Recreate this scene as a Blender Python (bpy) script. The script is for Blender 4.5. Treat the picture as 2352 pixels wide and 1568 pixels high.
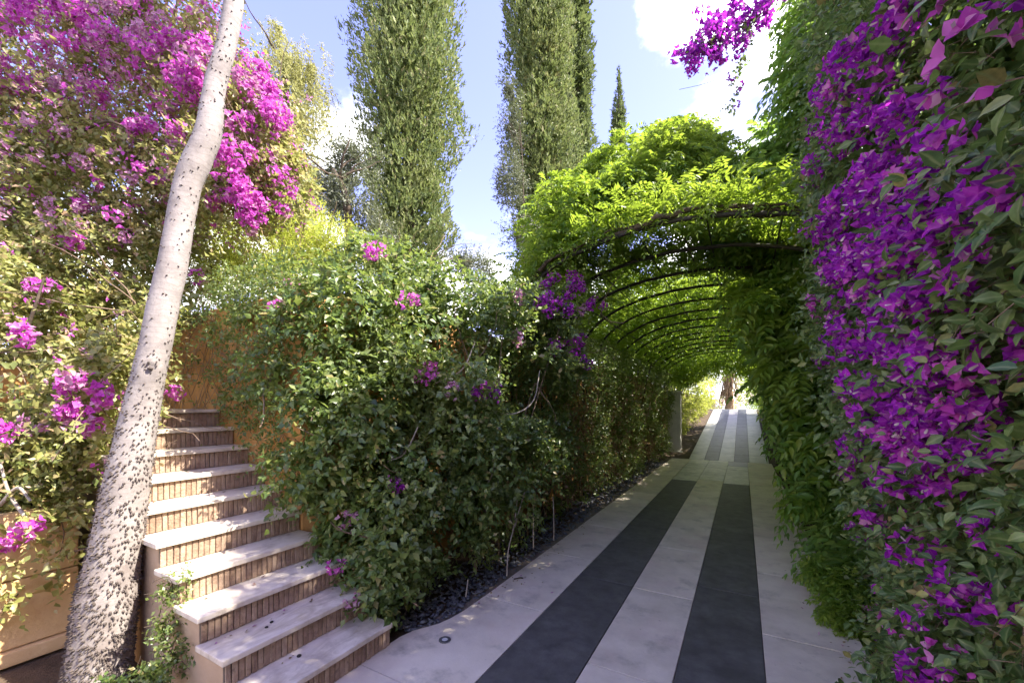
import bpy, bmesh, math, random
import numpy as np
from mathutils import Vector, Matrix

for o in list(bpy.data.objects):
    bpy.data.objects.remove(o)
S = bpy.context.scene
C = S.collection
R = math.radians
rng = np.random.default_rng(7)
random.seed(7)

# ------------------------------------------------------------------ camera
EYE = 1.6
FPX, CX, HZ = 940.8, 1176.0, 932.0          # focal length, centre column and horizon row on a 2352 px wide picture
YAW = math.atan(530 / FPX)
cam = bpy.data.cameras.new('camera')
cam.lens = 14.4; cam.sensor_width = 36; cam.shift_y = 148 / 2352
cam.clip_start = 0.05; cam.clip_end = 2000
co = bpy.data.objects.new('camera', cam); C.objects.link(co)
co.location = (0, 0, EYE); co.rotation_euler = (R(90), 0, YAW)
S.camera = co

# ------------------------------------------------------------------ light
SUN_EL, SUN_AZ = R(50), R(18)               # azimuth counted from +X towards +Y
sdir = Vector((math.cos(SUN_AZ) * math.cos(SUN_EL), math.sin(SUN_AZ) * math.cos(SUN_EL), math.sin(SUN_EL)))
sl = bpy.data.lights.new('sun', 'SUN'); sl.energy = 3.3; sl.angle = R(0.53); sl.color = (1, 0.93, 0.82)
so = bpy.data.objects.new('sun', sl); C.objects.link(so)
so.rotation_euler = sdir.to_track_quat('Z', 'Y').to_euler(); so.location = (20, 5, 30)

S.view_settings.view_transform = 'Standard'
S.view_settings.look = 'None'
S.view_settings.exposure = 2.48
S.view_settings.gamma = 1
S.view_settings.use_curve_mapping = False
cy = S.cycles
cy.use_denoising = True
cy.max_bounces = 8; cy.diffuse_bounces = 4; cy.glossy_bounces = 2; cy.transmission_bounces = 5; cy.transparent_max_bounces = 4
cy.use_adaptive_sampling = True; cy.adaptive_threshold = 0.015
cy.sample_clamp_indirect = 6

W = bpy.data.worlds.new('World'); S.world = W; W.use_nodes = True
nt = W.node_tree; nt.nodes.clear()
def wn(t, **k):
    n = nt.nodes.new(t)
    for a, b in k.items(): setattr(n, a, b)
    return n
sky = wn('ShaderNodeTexSky', sky_type='NISHITA', sun_disc=False)
sky.sun_elevation = SUN_EL; sky.sun_rotation = R(90) - SUN_AZ
sky.air_density = 1.0; sky.dust_density = 0.5; sky.ozone_density = 3.5
tc = wn('ShaderNodeTexCoord')
sep = wn('ShaderNodeSeparateXYZ'); nt.links.new(tc.outputs['Generated'], sep.inputs[0])
add = wn('ShaderNodeMath', operation='ADD'); add.inputs[1].default_value = 0.22
nt.links.new(sep.outputs['Z'], add.inputs[0])
dv = wn('ShaderNodeVectorMath', operation='DIVIDE')
cmb = wn('ShaderNodeCombineXYZ')
for i in range(3): nt.links.new(add.outputs[0], cmb.inputs[i])
nt.links.new(tc.outputs['Generated'], dv.inputs[0]); nt.links.new(cmb.outputs[0], dv.inputs[1])
mp = wn('ShaderNodeMapping'); mp.inputs['Location'].default_value = (2.0, 1.9, 0.77); mp.inputs['Rotation'].default_value = (0, 0, R(12)); mp.inputs['Scale'].default_value = (1, 1, 1)
nt.links.new(dv.outputs[0], mp.inputs[0])
no = wn('ShaderNodeTexNoise'); no.inputs['Scale'].default_value = 1.9; no.inputs['Detail'].default_value = 9; no.inputs['Roughness'].default_value = 0.56
nt.links.new(mp.outputs[0], no.inputs['Vector'])
# cloud cover is heavier low down, thin overhead
cov = wn('ShaderNodeMapRange'); cov.inputs[1].default_value = 0.25; cov.inputs[2].default_value = 0.62; cov.inputs[3].default_value = 0.15; cov.inputs[4].default_value = -0.07
nt.links.new(sep.outputs['Z'], cov.inputs[0])
ad2 = wn('ShaderNodeMath', operation='ADD'); nt.links.new(no.outputs['Fac'], ad2.inputs[0]); nt.links.new(cov.outputs[0], ad2.inputs[1])
rmp = wn('ShaderNodeValToRGB'); rmp.color_ramp.elements[0].position = 0.52; rmp.color_ramp.elements[1].position = 0.64
rmp.color_ramp.interpolation = 'EASE'
nt.links.new(ad2.outputs[0], rmp.inputs[0])
mixc = wn('ShaderNodeMix', data_type='RGBA')
nt.links.new(rmp.outputs[0], mixc.inputs['Factor'])
tint = wn('ShaderNodeMix', data_type='RGBA', blend_type='MULTIPLY'); tint.inputs['Factor'].default_value = 1.0
nt.links.new(sky.outputs[0], tint.inputs['A']); tint.inputs['B'].default_value = (0.86, 0.60, 0.78, 1)
nt.links.new(tint.outputs['Result'], mixc.inputs['A']); 
no2 = wn('ShaderNodeTexNoise'); no2.inputs['Scale'].default_value = 4.5; no2.inputs['Detail'].default_value = 7; nt.links.new(mp.outputs[0], no2.inputs['Vector'])
crp_ = wn('ShaderNodeValToRGB'); crp_.color_ramp.elements[0].position = .38; crp_.color_ramp.elements[1].position = .6
crp_.color_ramp.elements[0].color = (2.0, 2.1, 2.5, 1); crp_.color_ramp.elements[1].color = (6.5, 6.4, 6.3, 1)
nt.links.new(no2.outputs['Fac'], crp_.inputs[0]); nt.links.new(crp_.outputs[0], mixc.inputs['B'])
bg = wn('ShaderNodeBackground'); bg.inputs[1].default_value = 0.15
nt.links.new(mixc.outputs['Result'], bg.inputs[0])
wo = wn('ShaderNodeOutputWorld'); nt.links.new(bg.outputs[0], wo.inputs[0])

# ------------------------------------------------------------------ helpers
SI, CO = math.sin(YAW), math.cos(YAW)
def at(px, py, d):
    """a point at depth d (metres) for a place in the 2352 px wide layout sketch"""
    xr = (px - CX) / FPX * d
    return np.array([-d * SI + xr * CO, d * CO + xr * SI, EYE - (py - HZ) / FPX * d])
def project(P):
    d = -P[:, 0] * SI + P[:, 1] * CO
    xr = P[:, 0] * CO + P[:, 1] * SI
    dd = np.maximum(d, 1e-3)
    return CX + FPX * xr / dd, HZ - FPX * (P[:, 2] - EYE) / dd, d
def nrm(v): return v / np.maximum(np.linalg.norm(v, axis=-1, keepdims=True), 1e-9)

def mesh_np(name, V, F):
    """mesh from vertex array (n,3) and face index array (m,3 or m,4)"""
    me = bpy.data.meshes.new(name)
    V = np.ascontiguousarray(V, np.float32); F = np.ascontiguousarray(F, np.int32)
    me.vertices.add(len(V)); me.vertices.foreach_set('co', V.ravel())
    k = F.shape[1]
    me.loops.add(F.size); me.loops.foreach_set('vertex_index', F.ravel())
    me.polygons.add(len(F)); me.polygons.foreach_set('loop_start', np.arange(0, F.size, k, dtype=np.int32))
    me.update(calc_edges=True)
    return me
def link(name, me, mat=None, parent=None):
    o = bpy.data.objects.new(name, me); C.objects.link(o)
    if mat is not None:
        if not me.materials: me.materials.append(mat)
    if parent is not None: o.parent = parent
    return o
def empty(name, loc=(0, 0, 0)):
    o = bpy.data.objects.new(name, None); C.objects.link(o); o.empty_display_size = 0.1
    o.location = loc
    bpy.context.view_layer.update()
    return o
def tag(o, label, cat, group=None, kind=None):
    o['label'] = label; o['category'] = cat
    if group: o['group'] = group
    if kind: o['kind'] = kind
    return o
def struct(o): o['kind'] = 'structure'; return o
def stuff(o): o['kind'] = 'stuff'; return o

def bm_mesh(name, bm):
    me = bpy.data.meshes.new(name); bm.to_mesh(me); bm.free(); return me
def box_mesh(name, sx, sy, sz, bev=0.0, seg=1, jitter=0.0):
    bm = bmesh.new(); bmesh.ops.create_cube(bm, size=1)
    for v in bm.verts: v.co = Vector((v.co.x * sx, v.co.y * sy, v.co.z * sz))
    if bev > 0: bmesh.ops.bevel(bm, geom=bm.edges[:], offset=bev, segments=seg, affect='EDGES', profile=0.6)
    if jitter:
        for v in bm.verts: v.co += Vector((random.uniform(-1, 1), random.uniform(-1, 1), random.uniform(-1, 1))) * jitter
    return bm_mesh(name, bm)
def box(name, lo, hi, mat, parent=None, bev=0.004, seg=1):
    lo = Vector(lo); hi = Vector(hi); s = hi - lo
    o = link(name, box_mesh(name, s.x, s.y, s.z, bev, seg), mat, parent)
    o.location = (lo + hi) / 2 - (Vector(parent.location) if parent else Vector((0, 0, 0)))
    return o
def poly_slab(name, pts, z0, z1, mat, parent=None, bev=0.004):
    bm = bmesh.new()
    f = bm.faces.new([bm.verts.new((x, y, z1)) for x, y in pts])
    if f.normal.z < 0: f.normal_flip()
    r = bmesh.ops.extrude_face_region(bm, geom=[f])
    for e in r['geom']:
        if isinstance(e, bmesh.types.BMVert): e.co.z = z0
    bmesh.ops.recalc_face_normals(bm, faces=bm.faces[:])
    if bev: bmesh.ops.bevel(bm, geom=[e for e in bm.edges if all(v.co.z > (z0 + z1) / 2 for v in e.verts)], offset=bev, segments=1, affect='EDGES')
    return link(name, bm_mesh(name, bm), mat, parent)

def tube_arrays(pts, rad, n=6, cap=True):
    """swept tube: pts (m,3), rad scalar or (m,)"""
    pts = np.asarray(pts, float); m = len(pts)
    rad = np.broadcast_to(np.asarray(rad, float), (m,))
    T = nrm(np.gradient(pts, axis=0))
    ref = np.array([0.0, 0, 1]) if abs(T[:, 2]).mean() < 0.8 else np.array([1.0, 0, 0])
    A = nrm(np.cross(T, ref)); B = np.cross(T, A)
    ang = np.linspace(0, 2 * np.pi, n, endpoint=False)
    V = pts[:, None] + rad[:, None, None] * (np.cos(ang)[None, :, None] * A[:, None] + np.sin(ang)[None, :, None] * B[:, None])
    i = np.arange(m - 1)[:, None]; j = np.arange(n)[None]
    a = i * n + j; b = i * n + (j + 1) % n
    F = np.stack([a, b, b + n, a + n], -1).reshape(-1, 4)
    return V.reshape(-1, 3), F
def tube(name, pts, rad, mat, parent=None, n=6):
    V, F = tube_arrays(pts, rad, n)
    if parent is not None: V = V - np.array(parent.location)
    return link(name, mesh_np(name, V, F), mat, parent)
def merge_tubes(name, lst, mat, parent=None, n=4):
    Vs, Fs, k = [], [], 0
    for p, r in lst:
        V, F = tube_arrays(p, r, n); Vs.append(V); Fs.append(F + k); k += len(V)
    V = np.concatenate(Vs)
    if parent is not None: V = V - np.array(parent.location)
    return stuff(link(name, mesh_np(name, V, np.concatenate(Fs)), mat, parent))
def bez(p, k=10):
    """smooth curve through the points p"""
    p = [np.asarray(q, float) for q in p]; out = []
    q = [2 * p[0] - p[1]] + p + [2 * p[-1] - p[-2]]
    for i in range(1, len(q) - 2):
        for t in np.linspace(0, 1, k, endpoint=False):
            a, b, c, d = q[i - 1], q[i], q[i + 1], q[i + 2]
            out.append(0.5 * (2 * b + (c - a) * t + (2 * a - 5 * b + 4 * c - d) * t * t + (3 * b - a - 3 * c + d) * t ** 3))
    out.append(p[-1]); return np.array(out)

class Noise:
    """cheap smooth noise in about -1..1"""
    def __init__(self, scale, n=14, seed=0):
        g = np.random.default_rng(seed)
        self.k = nrm(g.normal(size=(n, 3))) * scale * g.uniform(0.6, 2.0, (n, 1)); self.p = g.uniform(0, 6.28, n); self.n = n
    def __call__(self, P):
        return np.sin(P @ self.k.T + self.p).sum(1) / math.sqrt(self.n) * 1.1

# ------------------------------------------------------------------ materials
def mat(name):
    m = bpy.data.materials.new(name); m.use_nodes = True
    n = m.node_tree; n.nodes.clear()
    out = n.nodes.new('ShaderNodeOutputMaterial')
    return m, n, out
def N(n, t, **k):
    x = n.nodes.new(t)
    for a, b in k.items(): setattr(x, a, b)
    return x
def ramp(n, fac, stops):
    r = N(n, 'ShaderNodeValToRGB'); e = r.color_ramp.elements
    while len(e) < len(stops): e.new(0.5)
    for i, (p, c) in enumerate(stops): e[i].position = p; e[i].color = (*c, 1)
    n.links.new(fac, r.inputs[0]); return r.outputs[0]
def noise(n, scale, detail=5, rough=0.6, vec=None, dist=0.0):
    x = N(n, 'ShaderNodeTexNoise'); x.inputs['Scale'].default_value = scale; x.inputs['Detail'].default_value = detail
    x.inputs['Roughness'].default_value = rough; x.inputs['Distortion'].default_value = dist
    if vec is None:
        g = N(n, 'ShaderNodeNewGeometry'); vec = g.outputs['Position']
    n.links.new(vec, x.inputs['Vector']); return x.outputs['Fac']
def mixc_(n, f, a, b, mode='MIX'):
    x = N(n, 'ShaderNodeMix', data_type='RGBA', blend_type=mode)
    if isinstance(f, float): x.inputs['Factor'].default_value = f
    else: n.links.new(f, x.inputs['Factor'])
    for s, v in (('A', a), ('B', b)):
        if isinstance(v, tuple): x.inputs[s].default_value = (*v, 1)
        else: n.links.new(v, x.inputs[s])
    return x.outputs['Result']
def math_(n, op, a, b):
    x = N(n, 'ShaderNodeMath', operation=op)
    for i, v in enumerate((a, b)):
        if isinstance(v, (int, float)): x.inputs[i].default_value = v
        else: n.links.new(v, x.inputs[i])
    return x.outputs[0]

def leaf_mat(name, stops, trans, tfac=0.4, rough=0.45, spec=0.35, patch=None, rib=0.0, ribcol=(.30, .34, .15)):
    """leaf: reflecting face plus light let through; colour varies leaf by leaf and patch by patch"""
    m, n, out = mat(name)
    g = N(n, 'ShaderNodeNewGeometry'); oi = N(n, 'ShaderNodeObjectInfo')
    r = math_(n, 'FRACT', math_(n, 'ADD', g.outputs['Random Per Island'], oi.outputs['Random']), 0.0)
    col = ramp(n, r, stops)
    if patch:
        pf = ramp(n, noise(n, patch[0], 3, 0.5), [(patch[1], (0, 0, 0)), (patch[2], (1, 1, 1))])
        col = mixc_(n, math_(n, 'MULTIPLY', pf, patch[4] if len(patch) > 4 else 0.8), col, patch[3])
    if rib:
        at_ = N(n, 'ShaderNodeAttribute', attribute_name='rib')
        rf = ramp(n, at_.outputs['Fac'], [(.72, (0, 0, 0)), (.97, (1, 1, 1))])
        mt = ramp(n, noise(n, 55, 4, .6), [(.35, (.62, .62, .62)), (.68, (1.25, 1.22, 1.1))])
        col = mixc_(n, 1.0, col, mt, 'MULTIPLY')
        col = mixc_(n, math_(n, 'MULTIPLY', rf, rib), col, ribcol)
    p = N(n, 'ShaderNodeBsdfPrincipled'); n.links.new(col, p.inputs['Base Color'])
    p.inputs['Roughness'].default_value = rough; p.inputs['Specular IOR Level'].default_value = spec
    t = N(n, 'ShaderNodeBsdfTranslucent')
    tcol = mixc_(n, 0.65, col, trans)
    n.links.new(tcol, t.inputs[0])
    mx = N(n, 'ShaderNodeMixShader'); mx.inputs[0].default_value = tfac
    n.links.new(p.outputs[0], mx.inputs[1]); n.links.new(t.outputs[0], mx.inputs[2]); n.links.new(mx.outputs[0], out.inputs[0])
    return m

def solid_mat(name, stops, scale=6, rough=0.8, bump=0.2, bscale=40, spec=0.3, detail=6, extra=None, randobj=0.0, dist=0.0, stretch=None):
    m, n, out = mat(name)
    vec = None
    if stretch:
        g = N(n, 'ShaderNodeNewGeometry'); mpn = N(n, 'ShaderNodeMapping'); mpn.inputs['Scale'].default_value = stretch
        n.links.new(g.outputs['Position'], mpn.inputs[0]); vec = mpn.outputs[0]
    f = noise(n, scale, detail, 0.62, vec, dist)
    if randobj:
        oi = N(n, 'ShaderNodeObjectInfo')
        f = math_(n, 'ADD', f, math_(n, 'MULTIPLY', math_(n, 'SUBTRACT', oi.outputs['Random'], 0.5), randobj))
    col = ramp(n, f, stops)
    if extra: col = extra(n, col)
    p = N(n, 'ShaderNodeBsdfPrincipled'); n.links.new(col, p.inputs['Base Color'])
    rr = N(n, 'ShaderNodeMapRange'); rr.inputs[3].default_value = rough - 0.1; rr.inputs[4].default_value = min(1, rough + 0.12)
    n.links.new(noise(n, scale * 2.3, 4), rr.inputs[0]); n.links.new(rr.outputs[0], p.inputs['Roughness'])
    p.inputs['Specular IOR Level'].default_value = spec
    if bump:
        b = N(n, 'ShaderNodeBump'); b.inputs['Strength'].default_value = bump; b.inputs['Distance'].default_value = 0.02
        n.links.new(noise(n, bscale, 6, 0.65, vec), b.inputs['Height']); n.links.new(b.outputs[0], p.inputs['Normal'])
    n.links.new(p.outputs[0], out.inputs[0]); return m

def stain(c, sc, lo, hi, k=0.6):
    def f(n, col):
        s = ramp(n, noise(n, sc, 7, 0.68), [(lo, (0, 0, 0)), (hi, (1, 1, 1))])
        return mixc_(n, math_(n, 'MULTIPLY', s, k), col, c)
    return f
def two(a, b): return lambda n, col: b(n, a(n, col))

M = {}
M['soil'] = solid_mat('soil', [(0.3, (0.05, 0.035, 0.022)), (0.7, (0.12, 0.085, 0.055))], 5, 0.95, 0.6, 30)
M['slab_light'] = solid_mat('pale_stone', [(0.25, (0.46, 0.395, 0.31)), (0.55, (0.61, 0.535, 0.43)), (0.8, (0.69, 0.615, 0.505))], 3.2, 0.62, 0.12, 55, 0.4,
    extra=two(stain((0.26, 0.235, 0.20), 3.4, 0.54, 0.70, 0.7), two(stain((0.55, 0.42, 0.36), 1.3, 0.50, 0.66, 0.6), stain((0.13, 0.12, 0.105), 21, 0.66, 0.72, 0.75))), randobj=0.22)
M['slab_dark'] = solid_mat('dark_slate', [(0.3, (0.056, 0.053, 0.049)), (0.7, (0.105, 0.100, 0.092))], 7, 0.62, 0.2, 70, 0.4,
    extra=two(stain((0.15, 0.145, 0.135), 2.6, 0.52, 0.72, 0.6), stain((0.16, 0.16, 0.15), 26, 0.68, 0.73, 0.6)), randobj=0.15)
M['slab_worn'] = solid_mat('worn_stone', [(0.3, (0.30, 0.28, 0.25)), (0.7, (0.56, 0.53, 0.47))], 6, 0.5, 0.3, 45, 0.5, extra=stain((0.12, 0.12, 0.12), 4, 0.55, 0.7, 0.7), randobj=0.2)
M['slab_wet'] = solid_mat('polished_stone', [(0.3, (0.27, 0.26, 0.24)), (0.7, (0.42, 0.40, 0.37))], 4, 0.45, 0.12, 40, 0.6, extra=stain((0.16, 0.16, 0.17), 3, 0.54, 0.7, 0.6), randobj=0.2)
M['slab_wet_dark'] = solid_mat('polished_slate', [(0.3, (0.035, 0.04, 0.05)), (0.7, (0.07, 0.075, 0.09))], 4, 0.5, 0.12, 40, 0.4, randobj=0.2)
M['mortar'] = solid_mat('mortar', [(0.3, (0.11, 0.09, 0.07)), (0.7, (0.22, 0.18, 0.14))], 9, 0.95, 0.4, 60)
M['marble'] = solid_mat('cream_marble', [(0.28, (0.44, 0.365, 0.275)), (0.5, (0.65, 0.575, 0.475)), (0.75, (0.75, 0.68, 0.575))], 4.5, 0.5, 0.1, 60, 0.45,
    extra=two(stain((0.30, 0.24, 0.19), 4.1, 0.52, 0.70, 0.65), stain((0.16, 0.12, 0.09), 30, 0.69, 0.74, 0.6)), randobj=0.1, dist=1.3, stretch=(2.2, 0.8, 1))
M['brick'] = solid_mat('riser_brick', [(0.15, (0.21, 0.14, 0.095)), (0.4, (0.31, 0.21, 0.145)), (0.62, (0.38, 0.27, 0.19)), (0.9, (0.44, 0.33, 0.24))], 22, 0.88, 0.6, 60, 0.2, randobj=0.42,
    extra=stain((0.10, 0.075, 0.058), 24, 0.55, 0.70, 0.65))
def streaks(n, col):
    g_ = N(n, 'ShaderNodeNewGeometry'); mp_ = N(n, 'ShaderNodeMapping'); mp_.inputs['Scale'].default_value = (7, 7, .7)
    n.links.new(g_.outputs['Position'], mp_.inputs[0])
    s = ramp(n, noise(n, 1.0, 6, .65, mp_.outputs[0]), [(.50, (0, 0, 0)), (.72, (1, 1, 1))])
    return mixc_(n, math_(n, 'MULTIPLY', s, .6), col, (0.20, 0.115, 0.055))
M['stucco'] = solid_mat('ochre_stucco', [(0.25, (0.34, 0.165, 0.05)), (0.5, (0.50, 0.26, 0.085)), (0.8, (0.60, 0.36, 0.16))], 3.4, 0.9, 0.4, 38, 0.2, dist=.6,
    extra=two(streaks, two(stain((0.26, 0.14, 0.07), 2.4, 0.52, 0.70, 0.65), stain((0.62, 0.46, 0.28), 5, 0.62, 0.72, 0.5))))
M['stucco_pale'] = solid_mat('pale_ochre_stone', [(0.25, (0.46, 0.28, 0.12)), (0.55, (0.60, 0.41, 0.20)), (0.8, (0.68, 0.50, 0.28))], 3, 0.9, 0.35, 26, 0.2,
    extra=stain((0.28, 0.19, 0.10), 2.4, 0.56, 0.72, 0.6), randobj=0.25)
M['cheek'] = solid_mat('stair_render', [(0.25, (0.36, 0.25, 0.16)), (0.55, (0.47, 0.34, 0.23)), (0.8, (0.52, 0.40, 0.29))], 2.6, 0.9, 0.2, 40, 0.2, extra=stain((0.24, 0.17, 0.12), 2.2, 0.55, 0.75, 0.6))
M['plaster'] = solid_mat('pillar_plaster', [(0.3, (0.50, 0.47, 0.42)), (0.7, (0.66, 0.63, 0.57))], 3, 0.85, 0.15, 40, 0.2)
M['slate'] = solid_mat('slate_chip', [(0.3, (0.045, 0.05, 0.06)), (0.7, (0.13, 0.135, 0.15))], 18, 0.7, 0.2, 60, 0.4)
M['iron'] = solid_mat('dark_iron', [(0.3, (0.02, 0.018, 0.014)), (0.7, (0.05, 0.042, 0.03))], 12, 0.6, 0.3, 60, 0.4)
M['steel'] = solid_mat('steel_ring', [(0.3, (0.05, 0.05, 0.05)), (0.7, (0.12, 0.12, 0.12))], 20, 0.4, 0.05, 60, 0.6)
M['lens'] = solid_mat('lamp_glass', [(0.3, (0.5, 0.5, 0.48)), (0.7, (0.7, 0.7, 0.68))], 20, 0.2, 0, 60, 0.6)
M['twig'] = solid_mat('twig_bark', [(0.3, (0.13, 0.085, 0.055)), (0.7, (0.27, 0.20, 0.14))], 14, 0.9, 0.3, 60)
M['vine'] = solid_mat('grey_vine_bark', [(0.3, (0.24, 0.20, 0.16)), (0.7, (0.42, 0.37, 0.31))], 14, 0.9, 0.4, 60)
M['woody'] = solid_mat('old_vine_bark', [(0.3, (0.045, 0.032, 0.022)), (0.7, (0.12, 0.09, 0.06))], 14, 0.9, 0.5, 50)
M['dry'] = solid_mat('dry_stalk', [(0.3, (0.20, 0.13, 0.07)), (0.7, (0.42, 0.30, 0.18))], 10, 0.9, 0.2, 60, randobj=0.3)
M['spine'] = solid_mat('spine', [(0.3, (0.05, 0.04, 0.036)), (0.7, (0.12, 0.095, 0.08))], 25, 0.7, 0.2, 60)
M['terracotta'] = solid_mat('terracotta', [(0.3, (0.40, 0.14, 0.05)), (0.7, (0.55, 0.22, 0.09))], 9, 0.85, 0.2, 50)
M['black_spot'] = solid_mat('dark_fruit', [(0.3, (0.012, 0.01, 0.01)), (0.7, (0.03, 0.025, 0.02))], 20, 0.7, 0.2, 60)

# silk floss bark: pale grey with horizontal rings, stains, and shade painted into the foot
def bark_extra(n, col):
    g = N(n, 'ShaderNodeNewGeometry'); sp = N(n, 'ShaderNodeSeparateXYZ'); n.links.new(g.outputs['Position'], sp.inputs[0])
    low = N(n, 'ShaderNodeMapRange'); low.inputs[1].default_value = 0.1; low.inputs[2].default_value = 1.5; low.inputs[3].default_value = 1; low.inputs[4].default_value = 0
    n.links.new(sp.outputs['Z'], low.inputs[0])
    sf = ramp(n, noise(n, 9, 6, 0.65), [(0.42, (0, 0, 0)), (0.66, (1, 1, 1))])
    col = mixc_(n, math_(n, 'MULTIPLY', math_(n, 'MULTIPLY', low.outputs[0], sf), 0.8), col, (0.16, 0.12, 0.10))
    wv = N(n, 'ShaderNodeTexWave', wave_type='BANDS', bands_direction='Z'); wv.inputs['Scale'].default_value = 9; wv.inputs['Distortion'].default_value = 7; wv.inputs['Detail'].default_value = 4
    n.links.new(g.outputs['Position'], wv.inputs['Vector'])
    wf = ramp(n, wv.outputs['Fac'], [(0.0, (1, 1, 1)), (0.12, (0, 0, 0))])
    col = mixc_(n, math_(n, 'MULTIPLY', wf, 0.35), col, (0.17, 0.14, 0.12))
    s1 = ramp(n, noise(n, 70, 3, .6), [(.60, (0, 0, 0)), (.68, (1, 1, 1))])
    col = mixc_(n, math_(n, 'MULTIPLY', s1, .55), col, (0.12, 0.10, 0.09))
    s2 = ramp(n, noise(n, 11, 7, .7), [(.50, (0, 0, 0)), (.62, (1, 1, 1))])
    return mixc_(n, math_(n, 'MULTIPLY', s2, .45), col, (0.22, 0.195, 0.18))
M['bark'] = solid_mat('silk_floss_bark', [(0.25, (0.155, 0.135, 0.125)), (0.5, (0.275, 0.245, 0.225)), (0.8, (0.36, 0.33, 0.305))], 7, 0.85, 0.22, 30, 0.25, extra=bark_extra)

DG = (0.30, 0.45, 0.06)
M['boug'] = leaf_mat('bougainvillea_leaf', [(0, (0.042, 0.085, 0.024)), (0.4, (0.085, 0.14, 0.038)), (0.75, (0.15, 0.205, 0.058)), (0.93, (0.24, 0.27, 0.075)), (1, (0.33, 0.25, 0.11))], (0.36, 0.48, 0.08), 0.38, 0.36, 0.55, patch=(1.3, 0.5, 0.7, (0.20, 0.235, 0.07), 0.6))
M['boug_cool'] = leaf_mat('shade_tint_bougainvillea_leaf', [(0, (0.035, 0.085, 0.030)), (0.35, (0.075, 0.14, 0.048)), (0.7, (0.13, 0.20, 0.065)), (0.92, (0.20, 0.26, 0.085)), (0.97, (0.30, 0.28, 0.09)), (1, (0.32, 0.19, 0.11))], (0.30, 0.46, 0.09), 0.35, 0.42, 0.45, patch=(1.6, 0.52, 0.72, (0.17, 0.23, 0.07), 0.6), rib=.55)  # cooler copy for the hedge in shade; shade tint put into the colour
M['boug_warm'] = leaf_mat('sun_tint_bougainvillea_leaf', [(0, (0.11, 0.15, 0.04)), (0.35, (0.21, 0.24, 0.07)), (0.65, (0.32, 0.33, 0.11)), (0.85, (0.40, 0.36, 0.15)), (1, (0.42, 0.27, 0.17))], (0.55, 0.55, 0.15), 0.42, 0.42, 0.45, patch=(1.1, 0.5, 0.7, (0.34, 0.26, 0.15), 0.45))  # paler copy for the left bush; sunlight put into the leaf colour
M['wist'] = leaf_mat('wisteria_leaf', [(0, (0.055, 0.125, 0.020)), (0.45, (0.10, 0.19, 0.028)), (0.8, (0.165, 0.25, 0.035)), (1, (0.26, 0.31, 0.05))], (0.46, 0.62, 0.05), 0.5, 0.42, 0.4, patch=(0.8, 0.46, 0.66, (0.20, 0.27, 0.04), 0.6))
M['wist_green'] = leaf_mat('shade_lifted_wisteria_leaf', [(0, (0.07, 0.15, 0.035)), (0.45, (0.125, 0.23, 0.05)), (0.8, (0.19, 0.29, 0.06)), (1, (0.26, 0.33, 0.08))], (0.40, 0.60, 0.07), 0.46, 0.42, 0.4)  # copy with the colour lightened to lift the fronds in shade
M['yellow'] = leaf_mat('yellow_green_leaf', [(0, (0.20, 0.26, 0.035)), (0.5, (0.36, 0.41, 0.065)), (1, (0.50, 0.50, 0.11))], (0.64, 0.72, 0.10), 0.45, 0.5, 0.3, patch=(1.8, 0.52, 0.72, (0.28, 0.21, 0.10), 0.5))
M['pepper'] = leaf_mat('pepper_tree_leaf', [(0, (0.20, 0.21, 0.07)), (0.5, (0.32, 0.32, 0.12)), (1, (0.42, 0.40, 0.17))], (0.5, 0.5, 0.16), 0.45, 0.5, 0.3)
M['cyp'] = leaf_mat('cypress_spray', [(0, (0.085, 0.125, 0.045)), (0.5, (0.155, 0.20, 0.07)), (0.85, (0.235, 0.27, 0.10)), (1, (0.33, 0.29, 0.15))], (0.32, 0.40, 0.12), 0.28, 0.6, 0.2, patch=(1.1, 0.5, 0.68, (0.27, 0.27, 0.12), 0.5))
M['cyp_dark'] = leaf_mat('cypress_spray_dark', [(0, (0.06, 0.095, 0.038)), (0.5, (0.105, 0.145, 0.055)), (1, (0.17, 0.20, 0.08))], (0.24, 0.3, 0.09), 0.3, 0.6, 0.25)
M['olive'] = leaf_mat('olive_leaf', [(0, (0.07, 0.085, 0.05)), (0.5, (0.13, 0.145, 0.09)), (1, (0.22, 0.23, 0.16))], (0.2, 0.24, 0.1), 0.25, 0.5, 0.35)
M['bract'] = leaf_mat('violet_bract', [(0, (0.24, 0.012, 0.36)), (0.35, (0.38, 0.022, 0.52)), (0.7, (0.52, 0.04, 0.60)), (0.93, (0.60, 0.12, 0.58)), (1, (0.52, 0.30, 0.40))], (0.62, 0.05, 0.74), 0.45, 0.6, 0.15, rib=.5, ribcol=(.62, .16, .60))
M['bract_pink'] = leaf_mat('magenta_bract', [(0, (0.44, 0.045, 0.38)), (0.4, (0.58, 0.09, 0.50)), (0.75, (0.66, 0.20, 0.56)), (1, (0.68, 0.40, 0.55))], (0.82, 0.16, 0.70), 0.45, 0.6, 0.2)
M['bract_dusty'] = leaf_mat('faded_bract', [(0, (0.42, 0.13, 0.34)), (0.5, (0.55, 0.28, 0.44)), (1, (0.58, 0.42, 0.44))], (0.62, 0.3, 0.5), 0.42, 0.6, 0.2)
M['stamen'] = leaf_mat('cream_floret', [(0, (0.62, 0.52, 0.50)), (1, (0.72, 0.66, 0.60))], (0.6, 0.5, 0.5), 0.2, 0.6, 0.2)
M['petal'] = M['bract_pink']

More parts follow.
